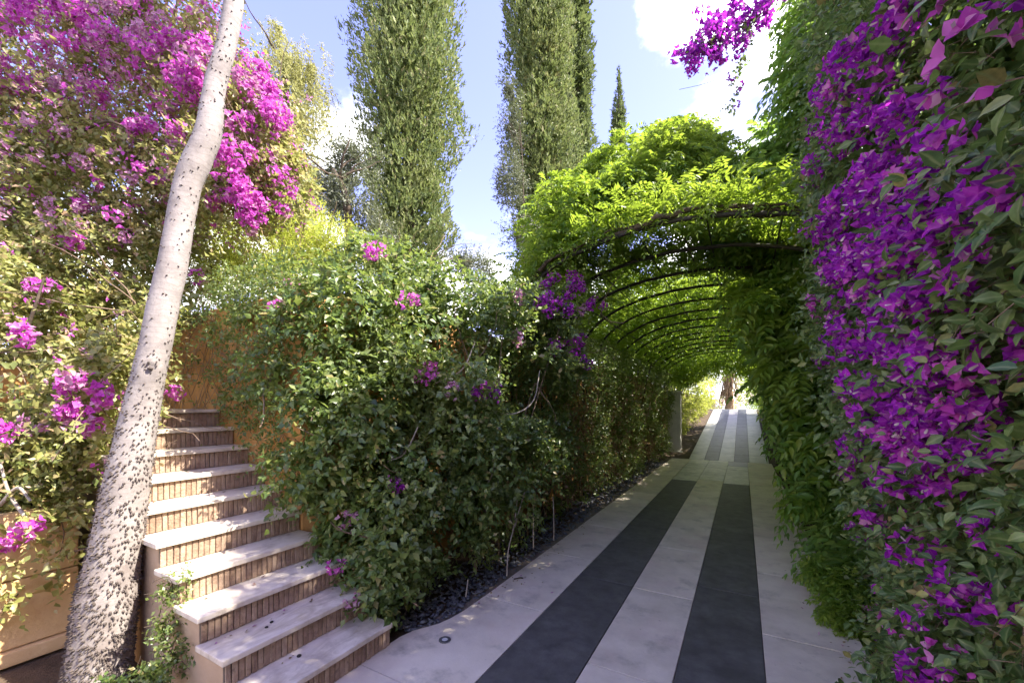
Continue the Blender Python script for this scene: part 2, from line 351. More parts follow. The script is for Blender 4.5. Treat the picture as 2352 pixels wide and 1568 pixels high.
# ------------------------------------------------------------------ foliage generators
LEAF_V = np.array([(0, 0, 0), (.40, -.30, .07), (.45, 0, -.01), (.40, .30, .07), (1, 0, -.16)])
LEAF_F = np.array([(0, 1, 2), (0, 2, 3), (1, 4, 2), (2, 4, 3)])
FINE_V = np.array([(0, 0, 0), (.16, -.20, .04), (.42, -.31, .07), (.74, -.17, .0), (1, 0, -.20), (.74, .17, .0), (.42, .31, .07), (.16, .20, .04), (.2, 0, -.005), (.5, 0, -.02), (.78, 0, -.08)])
FINE_F = np.array([(0, 1, 8), (0, 8, 7), (1, 2, 8), (8, 2, 9), (8, 9, 7), (7, 9, 6), (2, 3, 9), (9, 3, 10), (9, 10, 6), (6, 10, 5), (3, 4, 10), (10, 4, 5)])
SLIM_V = np.array([(0, 0, 0), (.42, -.19, .05), (1, 0, -.14), (.42, .19, .05)])
SLIM_F = np.array([(0, 1, 2), (0, 2, 3)])
KITE_V = np.array([(0, 0, 0), (.40, -.31, .08), (1, 0, -.14), (.40, .31, .08)])
NEED_V = np.array([(0, 0, 0), (.45, -.13, .03), (1, 0, -.05), (.45, .13, .03)])
FBR_V = FINE_V * [1, 1.25, 1] + np.array([0, 0, 1]) * (.28 * (FINE_V[:, 0:1] - .35) ** 2 + .35 * np.abs(FINE_V[:, 1:2]))
BRACT_V = np.array([(0, 0, 0), (.38, -.36, .12), (.5, 0, 0.0), (.38, .36, .12), (1, 0, .22)])

def rib_attr(me, tv, n):
    """1 on the middle of the leaf, 0 at its edge: lets the material draw the paler midrib"""
    w = np.abs(tv[:, 1]); r = (w < 1e-4).astype(np.float32)
    at_ = me.attributes.new('rib', 'FLOAT', 'POINT'); at_.data.foreach_set('value', np.tile(r, n))
def leaves_arrays(P, A, Nn, L, tv=LEAF_V, tf=LEAF_F):
    B = np.cross(Nn, A)
    V = P[:, None] + L[:, None, None] * (tv[None, :, 0:1] * A[:, None] + tv[None, :, 1:2] * B[:, None] + tv[None, :, 2:3] * Nn[:, None])
    F = tf[None] + (np.arange(len(P)) * len(tv))[:, None, None]
    return V.reshape(-1, 3), F.reshape(-1, 3)
def orth(A, N0):
    n = N0 - (N0 * A).sum(-1, keepdims=True) * A
    return nrm(n)
def basis(D):
    ref = np.where(np.abs(D[:, 2:3]) < .9, np.array([[0, 0, 1.0]]), np.array([[1.0, 0, 0]]))
    e1 = nrm(np.cross(D, ref)); return e1, np.cross(D, e1)
def sprigs(P, D, K, tl, L, spread=1.0, droop=.25, jit=.35, up=.6, g=.15):
    """leaves set spirally along short twigs; returns leaf base, axis, normal, length"""
    n = len(P); D = nrm(D); e1, e2 = basis(D)
    t = (np.arange(K)[None] + rng.uniform(0, 1, (n, K))) / K
    ph = np.arange(K)[None] * 2.4 + rng.uniform(0, 6.28, (n, 1)) + rng.normal(0, .4, (n, K))
    tl_ = tl * rng.uniform(.6, 1.3, (n, 1))
    pos = P[:, None] + D[:, None] * (tl_ * t)[..., None]
    pos[..., 2] -= droop * tl_ * t * t
    u = np.cos(ph)[..., None] * e1[:, None] + np.sin(ph)[..., None] * e2[:, None]
    s = spread * (1.15 - .55 * t) + rng.normal(0, .2, (n, K))
    ax = np.cos(s)[..., None] * D[:, None] + np.sin(s)[..., None] * u
    ax = ax + rng.normal(0, jit * .5, ax.shape); ax[..., 2] -= g
    ax = nrm(ax)
    n0 = D[:, None] * .7 + np.array([0, 0, up]) + rng.normal(0, jit, ax.shape)
    nn = orth(ax, n0)
    ln = L * rng.uniform(.5, 1.3, (n, K)) * rng.uniform(.75, 1.2, (n, 1)) * (1.1 - .35 * t)
    return pos.reshape(-1, 3), ax.reshape(-1, 3), nn.reshape(-1, 3), ln.ravel()
def pinnate(P, D, pairs, fl, L, droop=.5, side=1.0):
    """compound leaves: paired leaflets down a drooping rib plus one at the tip"""
    n = len(P); D = nrm(D); K = pairs * 2 + 1
    upv = np.array([[0, 0, 1.0]]) + rng.normal(0, .35, (n, 3))
    nr = orth(D, upv); B = np.cross(nr, D)
    t = np.concatenate([np.repeat(np.linspace(.2, .95, pairs), 2), [1.0]])[None]
    sd = np.concatenate([np.tile([-1.0, 1.0], pairs), [0.0]])[None]
    f = fl * rng.uniform(.65, 1.2, (n, 1))
    pos = P[:, None] + D[:, None] * (f * t)[..., None]
    pos[..., 2] -= droop * f * t * t
    Dl = D[:, None] + np.array([0, 0, -1.0]) * (2 * droop * t)[..., None]
    Dl = nrm(np.broadcast_to(Dl, pos.shape))
    ax = Dl * (.55 + .45 * (sd == 0))[..., None] + B[:, None] * (sd * side)[..., None]
    ax = ax + rng.normal(0, .12, ax.shape); ax[..., 2] -= .22
    ax = nrm(ax)
    nn = orth(ax, nr[:, None] + rng.normal(0, .25, ax.shape))
    prof = np.sin(np.pi * (.15 + .75 * t)) * .45 + .6
    ln = L * prof * rng.uniform(.8, 1.15, (n, K))
    return pos.reshape(-1, 3), ax.reshape(-1, 3), nn.reshape(-1, 3), ln.ravel()
def cat_(*a): return tuple(np.concatenate(x) for x in zip(*a))

# blobs: centre, radii
def shell(blobs, per_m2, depth=.35, amp=.10, nz=None, keep=None, hole=None, hole_t=-.55, back=1.0):
    """points spread through the outer layer of a union of ellipsoids; returns points and outward directions"""
    Ps, Ns = [], []
    cs = np.array([b[0] for b in blobs]); rs = np.array([b[1] for b in blobs])
    for i, (c, r) in enumerate(blobs):
        c = np.asarray(c); r = np.asarray(r)
        area = 4 * np.pi * (((r[0] * r[1]) ** 1.6 + (r[0] * r[2]) ** 1.6 + (r[1] * r[2]) ** 1.6) / 3) ** (1 / 1.6)
        k = int(area * per_m2)
        d = nrm(rng.normal(size=(k, 3)))
        dep = np.abs(rng.normal(0, .5, k)) * depth
        p = c + d * r * (1 - dep / r.mean())[:, None]
        nn = nrm(d / r)
        if nz is not None: p = p + nn * (nz(p) * amp)[:, None]
        q = (np.linalg.norm((p[:, None] - cs) / rs, axis=2) - 1) * rs.mean(1)
        q[:, i] = 9
        ok = q.min(1) > -depth * .8
        if hole is not None: ok &= hole(p) > hole_t
        if keep is not None: ok &= keep(p)
        if back < 1: ok &= (((np.array([0, 0, EYE]) - p) * nn).sum(1) > -.25 * np.linalg.norm(p, axis=1)) | (rng.uniform(size=len(p)) < back)
        Ps.append(p[ok]); Ns.append(nn[ok])
    return np.concatenate(Ps), np.concatenate(Ns)
def ray_blobs(px, py, blobs):
    d0 = at(px, py, 1.0) - np.array([0, 0, EYE]); o = np.array([0, 0, EYE]); best = None
    for c, r in blobs:
        oo = (o - c) / r; dd = d0 / r
        a = dd @ dd; b = oo @ dd; cc = oo @ oo - 1; q = b * b - a * cc
        if q > 0:
            t = (-b - math.sqrt(q)) / a
            if t > .3 and (best is None or t < best[0]):
                h = o + d0 * t; best = (t, h, nrm((h - c) / (np.asarray(r) ** 2)))
    return best

def leaf_protos(name, m, tv=LEAF_V, tf=LEAF_F):
    me = mesh_np(name, tv, tf); rib_attr(me, tv, 1); me.materials.append(m); return me
def make_foliage(root, leaves, m, tv=LEAF_V, tf=LEAF_F, singles=0, near=None, name='foliage', lname='leaf', rest=None):
    """the leaves that show largest become leaf objects of their own; the rest is one mass"""
    P, A, Nn, L = leaves
    if singles:
        px, py, d = project(P)
        size = L * FPX / np.maximum(d, .1)
        ok = (px > 10) & (px < 2340) & (py > 10) & (py < 1558) & (d > .3)
        if near is not None: ok &= near
        cam_dir = nrm(np.array([0, 0, EYE]) - P)
        size = size * (.35 + np.abs((cam_dir * Nn).sum(1))) * ok
        idx = np.argsort(-size)[:singles * 2]; idx = rng.permutation(idx)[:singles]
        msk = np.ones(len(P), bool); msk[idx] = False
        me = leaf_protos(lname, m, tv, tf)
        rl = np.array(root.location)
        for i in idx:
            o = bpy.data.objects.new(lname, me); C.objects.link(o); o.parent = root
            a, n_ = A[i], Nn[i]; b = np.cross(n_, a); s = L[i]; p = P[i] - rl
            o.matrix_local = Matrix(((a[0] * s, b[0] * s, n_[0] * s, p[0]), (a[1] * s, b[1] * s, n_[1] * s, p[1]), (a[2] * s, b[2] * s, n_[2] * s, p[2]), (0, 0, 0, 1)))
        P, A, Nn, L = P[msk], A[msk], Nn[msk], L[msk]
    if rest is not None: tv, tf = rest
    V, F = leaves_arrays(P, A, Nn, L, tv, tf)
    V = V - np.array(root.location)
    me = mesh_np(name, V, F)
    if len(tv) > 4: rib_attr(me, tv, len(P))
    return stuff(link(name, me, m, root))

def flower_meshes(nm, m, count=5, trios=16, rad=.075, bl=.034):
    out = []
    for q in range(count):
        k = trios + int(rng.integers(-4, 5))
        d = nrm(rng.normal(size=(k, 3)) + np.array([.0, 0, .25]))
        p = d * rad * rng.uniform(.35, 1.05, (k, 1)) * np.array([1.15, .9, 1.0])
        e1, e2 = basis(d); Ps, As, Ns, Ls = [], [], [], []
        ph0 = rng.uniform(0, 6.28, k)
        for j in range(3):
            ph = ph0 + j * 2.094
            u = np.cos(ph)[:, None] * e1 + np.sin(ph)[:, None] * e2
            ax = nrm(u * .85 + d * .6 + rng.normal(0, .15, u.shape)); Ps.append(p); As.append(ax); Ns.append(orth(ax, d - u * .4)); Ls.append(bl * rng.uniform(.75, 1.2, k))
        V, F = leaves_arrays(*[np.concatenate(x) for x in (Ps, As, Ns, Ls)], FBR_V, FINE_F)
        sel = rng.uniform(size=k) < .6
        V2, F2 = leaves_arrays(p[sel] + d[sel] * .004, d[sel], e1[sel], np.full(sel.sum(), bl * .78), np.array([(0, -.1, 0), (.9, -.16, 0), (1, .0, .1), (.9, .16, 0), (0, .1, 0)]), np.array([(0, 1, 3), (0, 3, 4), (1, 2, 3)]))
        me = mesh_np(nm, np.concatenate([V, V2]), np.concatenate([F, F2 + len(V)]))
        me.materials.append(m); me.materials.append(M['stamen'])
        ra_ = me.attributes.new('rib', 'FLOAT', 'POINT'); ra_.data.foreach_set('value', np.concatenate([np.tile((np.abs(FBR_V[:, 1]) < 1e-4).astype(np.float32), len(V) // len(FBR_V)), np.zeros(len(V2), np.float32)]))
        mi = np.zeros(len(F) + len(F2), np.int32); mi[len(F):] = 1
        me.polygons.foreach_set('material_index', mi); out.append(me)
    return out
FL_V = flower_meshes('flower', M['bract'], 6, 17)
FL_P = flower_meshes('flower', M['bract_pink'], 6, 17)
FL_M = flower_meshes('flower', M['bract_pink'], 3, 14)
FL_D = flower_meshes('flower', M['bract_dusty'], 4, 12)
def put_flower(root, meshes, p, n_, s):
    o = bpy.data.objects.new('flower_cluster', meshes[int(rng.integers(len(meshes)))]); C.objects.link(o); o.parent = root
    q = Vector(n_).to_track_quat('Z', 'Y').to_matrix() @ Matrix.Rotation(rng.uniform(0, 6.28), 3, 'Z')
    mm = (q * s).to_4x4(); mm.translation = Vector(p) - Vector(root.location); o.matrix_local = mm
    return o
def wander(p0, d0, length, steps=10, wob=.35, grav=-.02, lo=None, hi=None):
    p = np.array(p0, float); d = nrm(np.array(d0, float)); out = [p.copy()]
    for i in range(steps):
        d = nrm(d + rng.normal(0, wob / math.sqrt(steps), 3) + np.array([0, 0, grav])); p = p + d * length / steps
        if lo is not None: p = np.clip(p, lo, hi)
        out.append(p.copy())
    return np.array(out)
# ------------------------------------------------------------------ ground and terraces
g = mesh_np('ground', np.array([(-400, -400, -.04), (400, -400, -.04), (400, 400, -.04), (-400, 400, -.04)], float), np.array([(0, 1, 2, 3)]))
struct(link('ground', g, M['soil']))
struct(box('terrace', (-40, 2.7, -.03), (-3.10, 60, 2.42), M['soil'], bev=0))
struct(box('terrace', (-40, -12, -.03), (-4.26, .88, .93), M['soil'], bev=0))
gw = tag(poly_slab('garden_wall', [(-9.5, 2.0), (-3.02, 2.0), (-2.86, 2.6), (-2.86, 15.0), (-3.08, 15.0), (-3.08, 2.66), (-3.2, 2.24), (-9.5, 2.24)], -.03, 2.52, M['stucco'], bev=.012),
         'ochre stucco wall beside the steps, half hidden by creeper', 'wall')
tag(box('garden_wall', (1.42, -3, -.03), (1.62, 24, 3.9), M['stucco'], bev=.01), 'hidden stucco wall behind the violet bougainvillea on the right, raised to block sun', 'wall')  # unseen wall, height raised to keep sun dapples off the near path

# ------------------------------------------------------------------ path of pale and dark slabs
path = empty('path'); struct(path)
bed = box('mortar_bed', (-2.04, -2.0, -.035), (.70, 13.4, -.012), M['mortar'], path, bev=0)
STR = [(-1.90, -1.352, 'L'), (-1.352, -.848, 'D'), (-.848, -.353, 'L'), (-.353, .118, 'D'), (.118, .70, 'L')]
def slab(x0, x1, y0, y1, m, zt=0.0, parent=path, name='paving_slab'):
    g_ = .003
    return box(name, (x0 + g_, y0 + g_, zt - .03), (x1 - g_, y1 - g_, zt + random.uniform(-.0012, .0012)), m, parent, bev=.0025)
for si, (x0, x1, c) in enumerate(STR):
    y = [2.9, -2.0, -1.2, -1.7, -1.5][si]
    end = 9.55 if c == 'D' else 9.55 + [.0, 0, .25, 0, .4][si]
    ln = [1.22, 1.9, 1.22, 1.9, 1.22][si]
    while y < end - .05:
        y1 = min(y + ln, end)
        if end - y1 < .35: y1 = end
        slab(x0, x1, y, y1, M['slab_light'] if c == 'L' else M['slab_dark']); y = y1
    while y < 13.4 - .05:                                          # rough pale landing where the dark bands stop
        y1 = min(y + random.uniform(.5, .8), 13.4)
        if 13.4 - y1 < .3: y1 = 13.4
        dark = si == 3 and y > 12.1
        slab(x0, x1, y, y1, M['slab_wet_dark'] if dark else (M['slab_light'] if si in (0, 4) else M['slab_worn'])); y = y1
# wider pale apron at the foot of the steps, with the curved corner where the slate bed begins
cor = [(-2.075, 2.10), (-2.05, 2.2), (-2.005, 2.275), (-1.955, 2.36), (-1.925, 2.46), (-1.905, 2.6)]
poly_slab('paving_slab', [(-2.085, -2.0), (-1.3545, -2.0), (-1.3545, .55), (-2.085, .55)], -.03, 0.0, M['slab_light'], path, .0025)
poly_slab('paving_slab', [(-2.085, .555), (-1.3545, .555), (-1.3545, 1.75), (-2.085, 1.75)], -.03, 0.001, M['slab_light'], path, .0025)
poly_slab('paving_slab', [(-1.3545, 1.755), (-1.3545, 2.897)] + [(-1.9, 2.897)] + cor[::-1] + [(-2.085, 1.755)], -.03, 0.0, M['slab_light'], path, .0025)

RS, RY = .1176, 13.4
ra = math.atan(RS)
bm = bmesh.new()
vs = [bm.verts.new(p) for p in [(-8, RY, -.06), (4, RY, -.06), (4, 25.4, (25.4 - RY) * RS - .06), (-8, 25.4, (25.4 - RY) * RS - .06), (4, 60, (25.4 - RY) * RS - .06), (-8, 60, (25.4 - RY) * RS - .06)]]
bm.faces.new([vs[0], vs[1], vs[2], vs[3]]); bm.faces.new([vs[3], vs[2], vs[4], vs[5]])
struct(link('embankment', bm_mesh('embankment', bm), M['soil']))
rampo = empty('ramp', (0, RY, 0)); rampo.rotation_euler = (ra, 0, 0); struct(rampo)
RL = (25.4 - RY) / math.cos(ra)
for x0, x1, c in [(-1.42, -1.0, 'L'), (-1.0, -.62, 'D'), (-.62, -.22, 'L'), (-.22, .16, 'D'), (.16, .64, 'L')]:
    y = 0.004
    while y < RL - .05:
        y1 = min(y + random.uniform(.8, 1.2), RL)
        if RL - y1 < .4: y1 = RL
        o = link('paving_slab', box_mesh('paving_slab', x1 - x0 - .005, y1 - y - .005, .04, .003), M['slab_wet'] if c == 'L' else M['slab_wet_dark'], rampo)
        o.location = ((x0 + x1) / 2, (y + y1) / 2, -.02 + random.uniform(-.001, .001)); y = y1
struct(box('upper_path', (-1.6, 25.45, 1.33), (.9, 45, 1.40), M['slab_wet'], bev=.005))

# dark slate chips beside the path
bm = bmesh.new(); bmesh.ops.create_icosphere(bm, subdivisions=1, radius=1)
icoV = np.array([v.co[:] for v in bm.verts]); icoF = np.array([[v.index for v in f.verts] for f in bm.faces]); bm.free()
k = 2800
yy = 2.2 + (rng.uniform(0, 1, k) ** 1.6) * 10.5
xx = rng.uniform(-2.5, -1.93, k)
lim = np.interp(yy, [q[1] for q in cor], [q[0] for q in cor]) - .03
ok = xx < lim; xx, yy = xx[ok], yy[ok]; k = len(xx)
a = rng.uniform(0, 6.28, k); sx = rng.uniform(.014, .034, k); sy = sx * rng.uniform(.55, .9, k); sz = sx * rng.uniform(.25, .5, k)
V = icoV[None] * np.stack([sx, sy, sz], 1)[:, None] * rng.uniform(.75, 1.25, (k, len(icoV), 1))
ti = rng.normal(0, .35, k)
V[..., 2] += V[..., 0] * ti[:, None]
x_ = V[..., 0] * np.cos(a)[:, None] - V[..., 1] * np.sin(a)[:, None]; y_ = V[..., 0] * np.sin(a)[:, None] + V[..., 1] * np.cos(a)[:, None]
V = np.stack([x_ + xx[:, None], y_ + yy[:, None], V[..., 2] + (rng.uniform(-.025, .012, k))[:, None]], -1).reshape(-1, 3)
F = (icoF[None] + (np.arange(k) * len(icoV))[:, None, None]).reshape(-1, 3)
gv = stuff(link('gravel', mesh_np('gravel', V, F), M['slate'])); tag(gv, 'dark slate chippings along the foot of the hedge', 'gravel')

# ------------------------------------------------------------------ steps
RI, GO, NST = .157, .245, 10
XF = -2.06
stair = tag(empty('staircase', (XF, 1.1, 0)), 'flight of pale stone steps with brick risers climbing to the left', 'steps')
prof = [(XF - .014, 0)]
for k in range(1, NST + 1):
    xk = XF - GO * (k - 1) - .014
    prof += [(xk, RI * k - .034), (xk - GO, RI * k - .034)]
prof += [(-9.4, RI * NST - .034), (-9.4, -.03), (XF - .014, -.03)]
bm = bmesh.new()
pv = []
for x, z in prof:
    if not pv or (abs(pv[-1][0] - x) + abs(pv[-1][1] - z)) > 1e-6: pv.append((x, z))
pv = pv[1:]
f = bm.faces.new([bm.verts.new((x - XF, 0, z)) for x, z in pv])
r_ = bmesh.ops.extrude_face_region(bm, geom=[f])
for e in r_['geom']:
    if isinstance(e, bmesh.types.BMVert): e.co.y = .895
bmesh.ops.recalc_face_normals(bm, faces=bm.faces[:])
link('stair_side', bm_mesh('stair_side', bm), M['cheek'], stair)
brick_me = [box_mesh('brick', .016, .0285 + random.uniform(-.003, .003), .119, .003, 1, .0012) for _ in range(6)]
for b_ in brick_me: b_.materials.append(M['brick'])
for k in range(1, NST + 1):
    xk = XF - GO * (k - 1)
    d_ = GO + .04 if k < NST else 4.6
    tw = 1.075 + random.uniform(-.006, .006)
    me = box_mesh('tread', d_, 1.992 - tw, .032, .007, 2)
    o = link('tread', me, M['marble'], stair)
    o.location = (xk + .026 - d_ / 2 - XF, (1.992 + tw) / 2 - 1.1, RI * k - .016)
    if k > 11: continue
    rz = link('riser', box_mesh('riser', .008, .89, .121, 0), M['mortar'], stair)
    rz.location = (xk - .0095 - XF, .447, RI * (k - 1) + .0625)
    y = 1.103; nb = 27
    for j in range(nb):
        w = .89 / nb
        o = bpy.data.objects.new('brick', random.choice(brick_me)); C.objects.link(o); o.parent = rz
        o.location = (.0045 + random.uniform(-.002, .002), -.445 + w * (j + .5), random.uniform(-.001, .001)); o.rotation_euler = (random.uniform(-.015, .015), 0, random.choice([0, math.pi]))

# fallen fruit and petals on the steps
def drop(name, me, p, label, cat, group, s=1.0):
    o = link(name, me, None); o.location = p; o.rotation_euler = (random.uniform(-.2, .2), random.uniform(-.2, .2), random.uniform(0, 6)); o.scale = (s, s, s)
    tag(o, label, cat, group)
bm = bmesh.new(); bmesh.ops.create_icosphere(bm, subdivisions=2, radius=.011)
for v in bm.verts: v.co.z *= .55; v.co *= random.uniform(.9, 1.1)
fr = bm_mesh('fallen_fruit', bm); fr.materials.append(M['black_spot'])
def on_tread(px, py, k): 
    d = FPX * (EYE - RI * k) / (py - HZ); return at(px, py, d)
drop('fallen_fruit', fr, on_tread(687, 1507, 1) + [0, 0, .006], 'dark fallen fruit alone on the lowest step', 'fruit', 'fruit fallen on the steps', 1.15)
drop('fallen_fruit', fr, on_tread(612, 1441, 2) + [0, 0, .005], 'nearer of two dark fruit on the second lowest step', 'fruit', 'fruit fallen on the steps', .9)
drop('fallen_fruit', fr, on_tread(624, 1429, 2) + [0, 0, .005], 'farther of two dark fruit on the second lowest step', 'fruit', 'fruit fallen on the steps', .9)
stk = tag(tube('fallen_twig', bez([(-1.84, 3.30, .006), (-1.80, 3.345, .009), (-1.775, 3.36, .006)], 4), .006, M['woody']), 'short dark twig lying on the pale edge slab', 'twig')

pt_me = mesh_np('fallen_petal', BRACT_V * .03, LEAF_F); pt_me.materials.append(M['bract_dusty'])
for i in range(6):
    x_, y_ = (rng.uniform(-2.0, -1.4), rng.uniform(1.6, 4.5)) if i < 4 else (rng.uniform(.2, .66), rng.uniform(2.6, 6.0))
    drop('fallen_petal', pt_me, (x_, y_, .005), 'small faded petal fallen on the pale paving', 'petal', 'petals fallen on the paving', rng.uniform(.7, 1.2))
nl = 330
side = rng.uniform(size=nl) < .6
xl = np.where(side, .70 - np.abs(rng.normal(0, .13, nl)), -1.9 + np.abs(rng.normal(0, .14, nl))); yl = np.where(side, rng.uniform(1.5, 9, nl), rng.uniform(2.7, 9, nl))
tk = rng.integers(1, 9, 60); xs_ = XF - GO * (tk - 1) - GO + .03 + np.abs(rng.normal(0, .03, 60)); ys_ = rng.uniform(1.12, 1.96, 60)
Pl = np.concatenate([np.stack([xl, yl, 0 * xl + .004], 1), np.stack([xs_, ys_, RI * tk + .004], 1)])
al = nrm(rng.normal(0, 1, Pl.shape) * [1, 1, .12]); nl_ = orth(al, np.array([[0, 0, 1.0]]) + rng.normal(0, .25, Pl.shape))
Vl, Fl = leaves_arrays(Pl, al, nl_, rng.uniform(.012, .032, len(Pl)), BRACT_V, LEAF_F)
M['litter'] = leaf_mat('litter', [(0, (0.14, 0.09, 0.045)), (0.45, (0.26, 0.17, 0.08)), (0.7, (0.20, 0.20, 0.07)), (0.85, (0.40, 0.16, 0.32)), (1, (0.46, 0.28, 0.38))], (.3, .2, .1), .2)
stuff(tag(link('leaf_litter', mesh_np('leaf_litter', Vl, Fl), M['litter']), 'dry leaves and petals scattered along the path edges and steps', 'litter'))
# sunk floor light
fl = tag(empty('floor_light', (-1.775, 2.215, 0)), 'round sunk floor light in the pale paving by the steps', 'floor light')
bm = bmesh.new()
def ring(bm, r0, r1, z0, z1, n=28):
    a = [bm.verts.new((math.cos(t) * r1, math.sin(t) * r1, z0)) for t in np.linspace(0, 2 * math.pi, n, endpoint=False)]
    b = [bm.verts.new((math.cos(t) * r1 * .96, math.sin(t) * r1 * .96, z1)) for t in np.linspace(0, 2 * math.pi, n, endpoint=False)]
    c = [bm.verts.new((math.cos(t) * r0, math.sin(t) * r0, z1 - .001)) for t in np.linspace(0, 2 * math.pi, n, endpoint=False)]
    for i in range(n):
        j = (i + 1) % n
        bm.faces.new([a[i], a[j], b[j], b[i]]); bm.faces.new([b[i], b[j], c[j], c[i]])
ring(bm, .02, .042, .001, .007); link('ring', bm_mesh('ring', bm), M['steel'], fl)
bm = bmesh.new(); bmesh.ops.create_circle(bm, cap_ends=True, segments=24, radius=.021)
for v in bm.verts: v.co.z = .0052
link('glass', bm_mesh('glass', bm), M['lens'], fl)

# ------------------------------------------------------------------ low stone wall on the left, edging
lw = tag(empty('stone_wall', (-4.1, 0, 0)), 'low pale ochre stone wall behind the spiny trunk', 'wall')
box('wall_core', (-4.25, -3.0, -.03), (-4.03, .98, .92), M['mortar'], lw, bev=0)
for z0, z1, y0 in [(-.02, .07, -3.0), (.076, .50, -3.0), (.506, .93, -3.0)]:
    y = y0 - random.uniform(0, .3)
    while y < .99:
        y1 = min(y + random.uniform(.55, .95), 1.0)
        if 1.0 - y1 < .25: y1 = 1.0
        box('stone', (-4.06, max(y, -3.0) + .003, z0), (-4.0 + random.uniform(-.008, .008) + (.03 if z0 < 0 else 0), y1 - .003, z1), M['stucco_pale'], lw, bev=.012, seg=2)
        y = y1
tag(box('side_wall', (-9.4, .88, -.03), (-5.6, 1.085, 1.95), M['stucco'], bev=.01), 'ochre wall on the left side of the upper steps', 'wall')

# ------------------------------------------------------------------ spiny leaning tree
TR = [(1640, 215, 178, 2.36), (1568, 225, 168, 2.38), (1400, 243, 154, 2.42), (1200, 275, 122, 2.48), (1000, 312, 101, 2.54), (860, 342, 93, 2.59), (800, 356, 88, 2.6), (700, 376, 83, 2.64), (600, 398, 74, 2.68), (500, 415, 64, 2.72), (420, 432, 64, 2.75), (370, 452, 68, 2.77), (300, 480, 65, 2.8), (200, 494, 55, 2.84), (100, 521, 49, 2.88), (0, 538, 50, 2.92), (-150, 560, 46, 2.98), (-400, 590, 42, 3.1), (-800, 640, 34, 3.3)]
tp = np.array([at(x, y, d) for y, x, w, d in TR]); trd = np.array([w * d / FPX / 2 / math.hypot(1, (x - CX) / FPX) * .98 for y, x, w, d in TR])
tree = tag(empty('silk_floss_tree', (tp[0][0], tp[0][1], 0)), 'leaning pale spiny tree trunk at the foot of the steps', 'tree')
ks = 6
cp = bez(list(tp), ks); cr = np.interp(np.linspace(0, len(trd) - 1, len(cp)), np.arange(len(trd)), trd)
cp = np.concatenate([[[cp[0][0] - .01, cp[0][1], -.05]], cp]); cr = np.concatenate([[cr[0] * 1.12], cr])
nn_ = 28
V, F = tube_arrays(cp, cr, nn_)
Vr = V.reshape(len(cp), nn_, 3)
dv_ = Vr - cp[:, None]
nz1, nz2 = Noise(5, seed=3), Noise(16, seed=4)
dsp = 1 + .045 * nz1(V).reshape(len(cp), nn_) + .018 * nz2(V).reshape(len(cp), nn_)
kn = at(342, 848, 2.52)                                               # knot scar
dist = np.linalg.norm(Vr - kn, axis=2)
dsp += .16 * np.exp(-((dist - .05) / .022) ** 2)
V = (cp[:, None] + dv_ * dsp[..., None]).reshape(-1, 3)
tl_ = np.array(tree.location)
link('trunk', mesh_np('trunk', V - tl_, F), M['bark'], tree)
# the scar's dark heart
bm = bmesh.new(); bmesh.ops.create_icosphere(bm, subdivisions=2, radius=.016)
for v in bm.verts: v.co.z *= .55
o = link('knot', bm_mesh('knot', bm), M['spine'], tree)
cd = nrm(np.array([0, 0, EYE]) - kn); cax = cp[np.argmin(np.linalg.norm(cp - kn, axis=1))]
o.location = Vector(cax + cd * (np.interp(kn[2], cp[:, 2], cr) * 1.02)) - tree.location
# spines
bm = bmesh.new(); bmesh.ops.create_cone(bm, segments=5, radius1=.5, radius2=.03, depth=1, cap_ends=False)
for v in bm.verts: v.co.z += .45
spV = np.array([v.co[:] for v in bm.verts]); spF = [[v.index for v in f.verts] for f in bm.faces]; bm.free()
spF = np.array([q for q in spF if len(q) == 4])
sp_me = mesh_np('spine', spV, spF); sp_me.materials.append(M['spine'])
zz = rng.uniform(0, 1, 6600); zs = zz ** 1.9 * 5.0
dens = np.clip(1.3 - zs / 2.2, .2, 1) * (1 - .75 * np.exp(-((zs - 2.25) / .35) ** 2))
zs = zs[rng.uniform(size=len(zs)) < dens]
pos, nor, ln = [], [], []
zc = cp[:, 2]
for z in zs:
    i = int(np.clip(np.searchsorted(zc, z) - 1, 0, len(cp) - 2)); t = (z - zc[i]) / max(zc[i + 1] - zc[i], 1e-6); t = min(max(t, 0), 1)
    j = int(rng.integers(nn_)); u = rng.uniform()
    G = V.reshape(len(cp), nn_, 3)
    p = (1 - t) * ((1 - u) * G[i, j] + u * G[i, (j + 1) % nn_]) + t * ((1 - u) * G[i + 1, j] + u * G[i + 1, (j + 1) % nn_])
    c = (1 - t) * cp[i] + t * cp[i + 1]
    pos.append(p); nor.append(nrm(p - c + np.array([0, 0, -.01]))); ln.append(rng.uniform(.008, .0155) * (1.1 if z < 1.3 else .85))
pos, nor, ln = np.array(pos), np.array(nor), np.array(ln)
e1, e2 = basis(nor)
facing = ((np.array([0, 0, EYE]) - pos) * nor).sum(1) / np.linalg.norm(np.array([0, 0, EYE]) - pos, axis=1)
px, py, dd = project(pos)
cand = np.where((facing > .15) & (py < 1560) & (py > 0))[0]
pick = cand[np.argsort(-ln[cand] * (.3 + facing[cand]))[:300]]
msk = np.ones(len(pos), bool); msk[pick] = False
for i in pick:
    o = bpy.data.objects.new('spine', sp_me); C.objects.link(o); o.parent = tree
    w = ln[i] * 1.15; p = pos[i] - tl_; a_, b_, n_ = e1[i] * w, e2[i] * w, nor[i] * ln[i]
    o.matrix_local = Matrix(((a_[0], b_[0], n_[0], p[0]), (a_[1], b_[1], n_[1], p[1]), (a_[2], b_[2], n_[2], p[2]), (0, 0, 0, 1)))
P_, E1, E2, N_, L_ = pos[msk], e1[msk], e2[msk], nor[msk], ln[msk]
